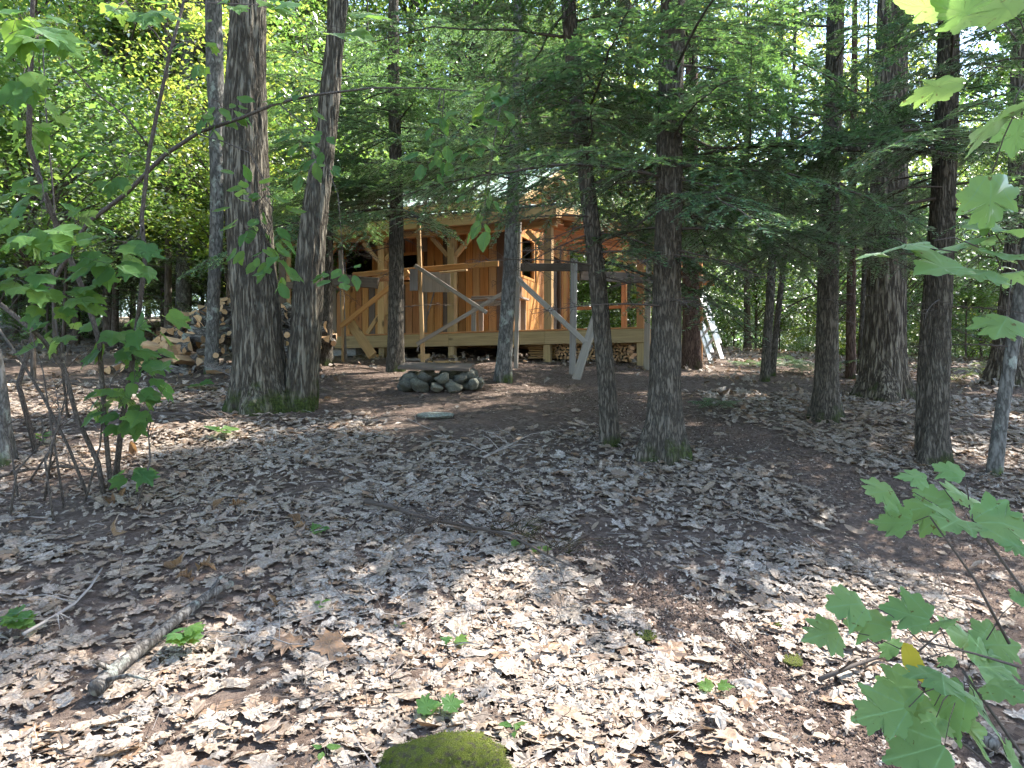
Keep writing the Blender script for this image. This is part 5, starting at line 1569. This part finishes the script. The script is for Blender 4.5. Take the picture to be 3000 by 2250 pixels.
ML3 = [(1885, 548, 66), (1960, 528, 105), (2035, 578, 112), (2090, 520, 118), (2150, 498, 118), (2175, 552, 125), (2120, 590, 90), (2195, 590, 100), (2165, 703, 92), (2140, 268, 118), (2195, 292, 92), (2022, 190, 108), (1998, 16, 108), (2080, 26, 112), (2175, 16, 112), (2140, 436, 118), (2205, 230, 90)]
def twig_to(px, py, d, base, origin, parent, n=1):
    e = at(px, py, d)
    stemtube('twig', [base, base.lerp(e, .5) + Vector((0, 0, .06)), e], (.005, .0018), parent, origin)
def maple_group(L, d0, d1, tilt, fan):
    hub = Vector(fan)
    for (x, y, s) in L:
        d = rm.uniform(d0, d1)
        c = at(x, y, d); size = s / FV * d * 1.02
        away = (c - hub); away.z *= .3
        if away.length < .02: away = Vector((-1, 0, 0))
        tip = (away.normalized() + Vector((rm.gauss(0, .35), rm.gauss(0, .35), -.12))).normalized()
        nrm = Vector((rm.gauss(0, .12), -tilt + rm.gauss(0, .12), 1))
        base = c - tip * size * .5
        put_leaf(mp_, mo, base, size, tip, nrm, MAPLE, rm)
        stemtube('petiole', [hub.lerp(base, .45) + Vector((0, 0, .0)), hub.lerp(base, .75) + Vector((0, 0, .012)), base], (.0016, .0011), mp_, mo, 'twig', 4)
h1 = at(2080, 1450, 1.9); h2 = at(2100, 1120, 1.9); h3 = at(2190, 545, 1.55); h4 = at(2240, 120, 1.5)
maple_group(ML, 1.75, 2.0, 1.0, h1); maple_group(ML2, 1.8, 2.0, .8, h2); maple_group(ML3[:9], 1.45, 1.65, .5, h3); maple_group(ML3[9:], 1.4, 1.6, -.35, h4)
y_ = at(1968, 1433, 1.88); put_leaf(mp_, mo, y_ + Vector((-.02, 0, .05)), .085, (.35, -.3, -.9), (0, -1, .3), YELL, rm)
for h, z in ((h1, .35), (h2, .8), (h3, 1.6), (h4, 2.2)):
    st = mo + Vector((.03, .02, z - .25)); stemtube('branch', [st, st.lerp(h, .5) + Vector((0, 0, .05)), h], (.006, .003), mp_, mo)
for a, b in (((2180, 1390), (2010, 1118)), ((2200, 1440), (1990, 1385)), ((2190, 1700), (1985, 1540))):
    stemtube('branch', [at(*a, 1.92), at((a[0] + b[0]) / 2 + 12, (a[1] + b[1]) / 2, 1.9), at(*b, 1.88)], (.004, .002), mp_, mo)

def sapling(name, label, base_px, stems, clusters, lib, seed, tilt=.55, cat='sapling', size_k=1.0):
    """stems: lists of (x, y, d, radius); clusters: (x, y, rx, ry, n, size_px, d)"""
    r_ = random.Random(seed)
    b = gpt(*base_px)
    root = thing(name, b, label, cat)
    nodes = []
    for st in stems:
        P = [at(x, y, d) for x, y, d, w in st]
        mb = MB(); mb.tube([p - b for p in P], [w for *_, w in st], 8)
        mb.build('stem', M['sapling_bark'], root, True)
        for i in range(len(P) - 1):
            for k in range(6): nodes.append(P[i].lerp(P[i + 1], k / 6))
    for (x, y, rx, ry, n, s, d) in clusters:
        c = at(x, y, d)
        near = min(nodes, key=lambda q: (q - c).length)
        tips = []
        ntw = max(1, n // 6)
        for k in range(ntw):
            e = at(x + r_.uniform(-rx, rx) * .8, y + r_.uniform(-ry, ry) * .8, d + r_.uniform(-.25, .25))
            near = min(nodes, key=lambda q: (q - e).length)
            mid = near.lerp(e, .5) + Vector((0, 0, .08))
            stemtube('twig', [near, mid, e], (.0045, .0015), root, b, 'twig', 5)
            tips.append((mid, e))
        for k in range(int(n * 1.5)):
            m_, e = tips[k % ntw]
            pp_ = at(x + r_.uniform(-rx, rx), y + r_.uniform(-ry, ry), d + r_.uniform(-.3, .3))
            anchor = m_.lerp(e, r_.uniform(.2, 1))
            away = pp_ - anchor; away.z = away.z * .4 - .1
            tip = (away.normalized() + Vector((r_.gauss(0, .3), r_.gauss(0, .3), -.2))).normalized()
            size = s / FV * d * r_.uniform(.55, 1.1) * size_k
            nrm = Vector((r_.gauss(0, .25), -tilt + r_.gauss(0, .3), 1))
            basep = anchor.lerp(pp_, .75)
            put_leaf(root, b, basep, size, tip, nrm, lib, r_)
            if (anchor - basep).length > .03:
                stemtube('petiole', [anchor, basep], (.0015, .001), root, b, 'twig', 3)
    return root
gA = gpt(247, 1055)
dA = gA.y
sapling('maple_sapling', "forked young maple with big dark leaves at the left foreground", (247, 1055),
        [[(247, 1062, dA, .026), (262, 920, dA - .1, .023), (286, 780, dA - .3, .021), (303, 650, dA - .5, .019), (313, 560, dA - .6, .017), (306, 470, dA - .7, .016), (322, 330, dA - .8, .015), (340, 240, dA - .9, .014), (366, 120, dA - 1, .012), (403, -20, dA - 1.1, .010)],
         [(322, 318, dA - .8, .008), (270, 250, dA - .9, .006), (200, 195, dA - 1.0, .005), (90, 75, dA - 1.2, .004), (40, 30, dA - 1.3, .003)],
         [(366, 118, dA - 1, .008), (335, 70, dA - 1.1, .006), (285, 25, dA - 1.2, .004)]],
        [(268, 880, 85, 60, 18, 64, dA - .4), (335, 790, 60, 65, 12, 52, dA - .4), (300, 1035, 45, 28, 5, 60, dA - .5), (250, 720, 75, 45, 9, 62, dA - .4), (330, 700, 60, 30, 6, 58, dA - .4),
         (230, 560, 100, 55, 13, 72, dA - 1.2), (330, 12, 110, 20, 6, 75, dA - 2.0), (560, 8, 150, 16, 6, 75, dA - 2.0), (745, 60, 60, 50, 3, 75, dA - 2.0), (250, 330, 120, 90, 14, 44, dA - .6), (420, 90, 50, 70, 8, 40, dA - .4)],
        STRIPED, 41, size_k=.85)
gB = gpt(225, 1075); dB = gB.y
sapling('maple_sapling', "many-stemmed young maple leaning left at the left edge", (225, 1075),
        [[(226, 1080, dB, .022), (212, 1000, dB, .020), (165, 900, dB - .1, .018), (140, 800, dB - .2, .018), (90, 730, dB - .3, .017), (-20, 640, dB - .5, .016)],
         [(240, 1060, dB, .020), (225, 900, dB, .019), (215, 740, dB, .020), (185, 640, dB - .1, .021), (140, 530, dB - .2, .021), (100, 430, dB - .4, .021), (62, 310, dB - .6, .020), (66, 160, dB - .8, .018), (70, 20, dB - .9, .016), (74, -60, dB - 1, .012)],
         [(195, 1085, dB, .013), (150, 970, dB, .012), (95, 860, dB - .1, .012), (40, 770, dB - .1, .010), (-10, 700, dB - .1, .009)],
         [(146, 900, dB - .1, .010), (130, 760, dB - .1, .008), (112, 640, dB - .1, .008), (118, 450, dB, .007), (100, 250, dB, .006), (92, 90, dB, .005)]],
        [(80, 500, 90, 55, 12, 74, dB - 1.2), (60, 600, 70, 40, 8, 70, dB - 1.2), (160, 640, 80, 40, 9, 66, dB - .9), (60, 60, 100, 50, 12, 88, dB - 2.2), (40, 180, 60, 40, 5, 76, dB - 1.8), (40, 410, 60, 50, 7, 60, dB - .7), (110, 720, 60, 40, 6, 60, dB - .4), (70, 270, 80, 60, 9, 46, dB - .5), (190, 470, 60, 40, 6, 50, dB - .5)],
        STRIPED, 42, size_k=.85)
gC = gpt(80, 980); dC = gC.y
sapling('hickory_sapling', "arching sapling whose long limb reaches right across the double oak", (80, 980),
        [[(80, 985, dC, .026), (40, 830, dC, .024), (95, 640, dC - .2, .022), (190, 480, dC - .5, .020), (270, 420, dC - .7, .019), (355, 335, dC - .9, .018), (430, 285, dC - 1, .016), (520, 255, dC - 1.1, .014), (600, 222, dC - 1.2, .012), (680, 205, dC - 1.3, .010), (800, 190, dC - 1.4, .008), (920, 190, dC - 1.5, .006), (1040, 200, dC - 1.5, .004), (1090, 230, dC - 1.5, .003)],
         [(430, 290, dC - 1, .007), (480, 305, dC - 1.2, .006), (540, 330, dC - 1.3, .005), (590, 430, dC - 1.3, .004), (580, 540, dC - 1.3, .003)],
         [(600, 222, dC - 1.2, .006), (680, 290, dC - 1.3, .005), (730, 420, dC - 1.4, .004), (745, 600, dC - 1.4, .002)]],
        [(560, 470, 75, 125, 30, 52, dC - 1.4), (590, 580, 50, 40, 8, 56, dC - 1.4), (675, 330, 60, 90, 16, 50, dC - 1.4), (742, 600, 55, 30, 7, 58, dC - 1.5), (480, 250, 60, 60, 12, 52, dC - 1.1), (640, 210, 60, 50, 8, 48, dC - 1.3),
         (1000, 300, 85, 75, 15, 58, dC - 1.6), (1060, 205, 40, 45, 8, 60, dC - 1.6), (1035, 492, 34, 14, 4, 58, dC - 1.6), (930, 360, 50, 50, 7, 50, dC - 1.5), (1010, 420, 60, 30, 5, 50, dC - 1.5)],
        OVAL, 43, .7, size_k=.78)

# seedlings and small plants on the forest floor
def seedling(xv, yv, n, spx, label, lib, seed, h=.10):
    r_ = random.Random(seed); b = gpt(xv, yv); root = thing('seedling', b, label, 'seedling')
    top = b + Vector((0, 0, h))
    stemtube('stem', [b - Vector((0, 0, .02)), b + Vector((.004, 0, h * .6)), top], (.003, .0015), root, b, 'twig', 5)
    for k in range(n):
        a = k * 2.4 + r_.uniform(-.4, .4); s = spx / FV * b.y * r_.uniform(.5, .95)
        d_ = Vector((math.cos(a), math.sin(a), r_.uniform(-.2, .3)))
        put_leaf(root, b, top + d_ * .01 - Vector((0, 0, h * .5 * k / max(1, n))), s, d_, Vector((r_.gauss(0, .2), -.4, 1)), lib, r_)
seedling(395, 1420, 9, 46, "bright green seedling beside the lichen-covered branch", SEED, 1, .14)
seedling(478, 950, 8, 34, "green seedling in front of the double oak", OVAL, 2, .12)
seedling(40, 1385, 9, 40, "yellow-green seedling at the far left edge", SEED, 3, .12)
seedling(690, 1160, 3, 34, "pale seedling with lobed leaves beside the curled leaves", SEED, 4, .05)
seedling(895, 1560, 1, 50, "single yellow-green leaf standing upright near the mossy rock", SEED, 5, .05)
seedling(950, 1560, 2, 48, "broad green seedling leaf just behind the mossy rock", SEED, 6, .06)
seedling(1110, 1610, 4, 36, "small green seedling right of the mossy rock", OVAL, 7, .08)
seedling(978, 1405, 2, 34, "dark green sprout in the middle of the foreground", SEED, 8, .04)
seedling(1168, 1208, 2, 26, "light green sprout beside the dry twig tangle", SEED, 9, .06)
seedling(1100, 1195, 1, 26, "tiny sprout left of the dry twig tangle", SEED, 10, .05)
seedling(690, 1335, 4, 24, "narrow-leaved green sprout in the pale leaves", OVAL, 11, .07)
seedling(428, 845, 2, 36, "lone bright green leaf beside the brush heap", SEED, 12, .08)
seedling(1545, 1510, 2, 40, "green sprout on the soil at the lower right", SEED, 13, .04)
seedling(90, 965, 6, 34, "green seedling under the left saplings", OVAL, 14, .12)
seedling(860, 1370, 2, 24, "tiny green sprout left of the dark sprout", OVAL, 15, .04)
seedling(700, 1650, 3, 40, "green seedling at the bottom edge left of the mossy rock", OVAL, 16, .05)
# low hemlock seedlings
for i, (x, y, s, lab) in enumerate([(1700, 800, .32, "low dark hemlock seedling behind the two thin trunks"), (1770, 812, .30, "low dark hemlock seedling left of the straight hemlock"), (1625, 798, .22, "small hemlock seedling right of the ladder foot"), (1550, 890, .16, "tiny hemlock tuft on the edge of the path")]):
    b = gpt(x, y); root = thing('hemlock_seedling', b, lab, 'seedling')
    for k in range(8): put_bough(root, Vector((0, 0, .05 + .05 * k * s)), k * 2.4, R(18), s * random.uniform(.7, 1.1), random.randrange(9))
# ferns
def fern(xv, yv, n, L, label, seed):
    r_ = np.random.default_rng(seed); b = gpt(xv, yv); root = thing('fern', b, label, 'fern')
    for k in range(n):
        yaw = 2 * math.pi * k / n + r_.uniform(-.3, .3); qs = []; m = 22
        l = L * r_.uniform(.75, 1.15)
        for i in range(m):
            t_ = (i + 1) / m; x = l * t_ * .85; z = l * (.75 * t_ - .62 * t_ * t_)
            pl = l * .26 * math.sin(math.pi * min(1, t_ * .92 + .1)) ** .8 * (1 - .55 * t_)
            for sg in (-1, 1):
                c0 = np.array([x, 0, z]); c1 = np.array([x + pl * .3, sg * pl, z - .15 * pl]); w = l / m * .42
                qs.append([c0 - [w, 0, 0], (c0 + c1) / 2 + [-w * .4, 0, .01], c1, (c0 + c1) / 2 + [w, 0, .01]])
        V = np.array(qs).reshape(-1, 3)
        mb = MB(); mb.tube([(l * t_ * .85, 0, l * (.75 * t_ - .62 * t_ * t_)) for t_ in np.linspace(0, 1, 6)], [.005, .004, .003, .0025, .002, .001], 4)
        o = bpy.data.objects.new('frond', mixed_mesh('frond', V, mb, [M['fern'], M['twig']])); o.rotation_euler = (0, 0, yaw); link(o, root)
fern(2120, 812, 9, .75, "sunlit yellow-green fern left of the right-edge oak", 1)
fern(2065, 822, 8, .55, "small fern left of the sunlit one at the right", 2)
fern(1965, 800, 8, .5, "fern behind the close pair of hemlocks", 3)
fern(2140, 795, 7, .6, "fern close to the foot of the right-edge oak", 4)

# bare thin stems in the tangle at the left edge
rt = random.Random(55)
for i, (bx0, by0, tx0, ty0) in enumerate([(40, 1075, -20, 820), (95, 1085, 140, 760), (140, 1100, 60, 700), (180, 1090, 250, 800), (290, 1100, 335, 880), (20, 1120, 90, 900), (118, 1130, 118, 830), (60, 1040, 150, 860)]):
    b = gpt(bx0, by0); e = at(tx0, ty0, b.y - rt.uniform(-.2, .4)); root = thing('bare_sapling', b, ["bare thin stem leaning out of the left edge", "bare stem rising between the left saplings", "bare stem crossing leftwards behind the low leaves", "bare stem leaning right under the sapling leaves", "short bare stem right of the forked maple", "bare stem slanting up from the far left", "upright dead stem in the left tangle", "thin bare stem leaning over the left dirt"][i], 'sapling')
    m1 = b.lerp(e, .4) + Vector((rt.gauss(0, .05), 0, .04)); m2 = b.lerp(e, .75) + Vector((rt.gauss(0, .05), 0, 0))
    stemtube('stem', [b - Vector((0, 0, .03)), m1, m2, e], (.010, .003), root, b, 'sapling_bark', 6)
    for k in range(9):
        f_ = rt.uniform(.2, 1); p = (m1.lerp(m2, f_) if k % 2 else m2.lerp(e, f_)); l = rt.uniform(.1, .4); a = rt.uniform(0, 6.28)
        q = p + Vector((math.cos(a) * l, math.sin(a) * l * .6, rt.uniform(-.05, .25)))
        stemtube('twig', [p, p.lerp(q, .5) + Vector((0, 0, .02)), q], (.003, .001), root, b, 'twig', 4)
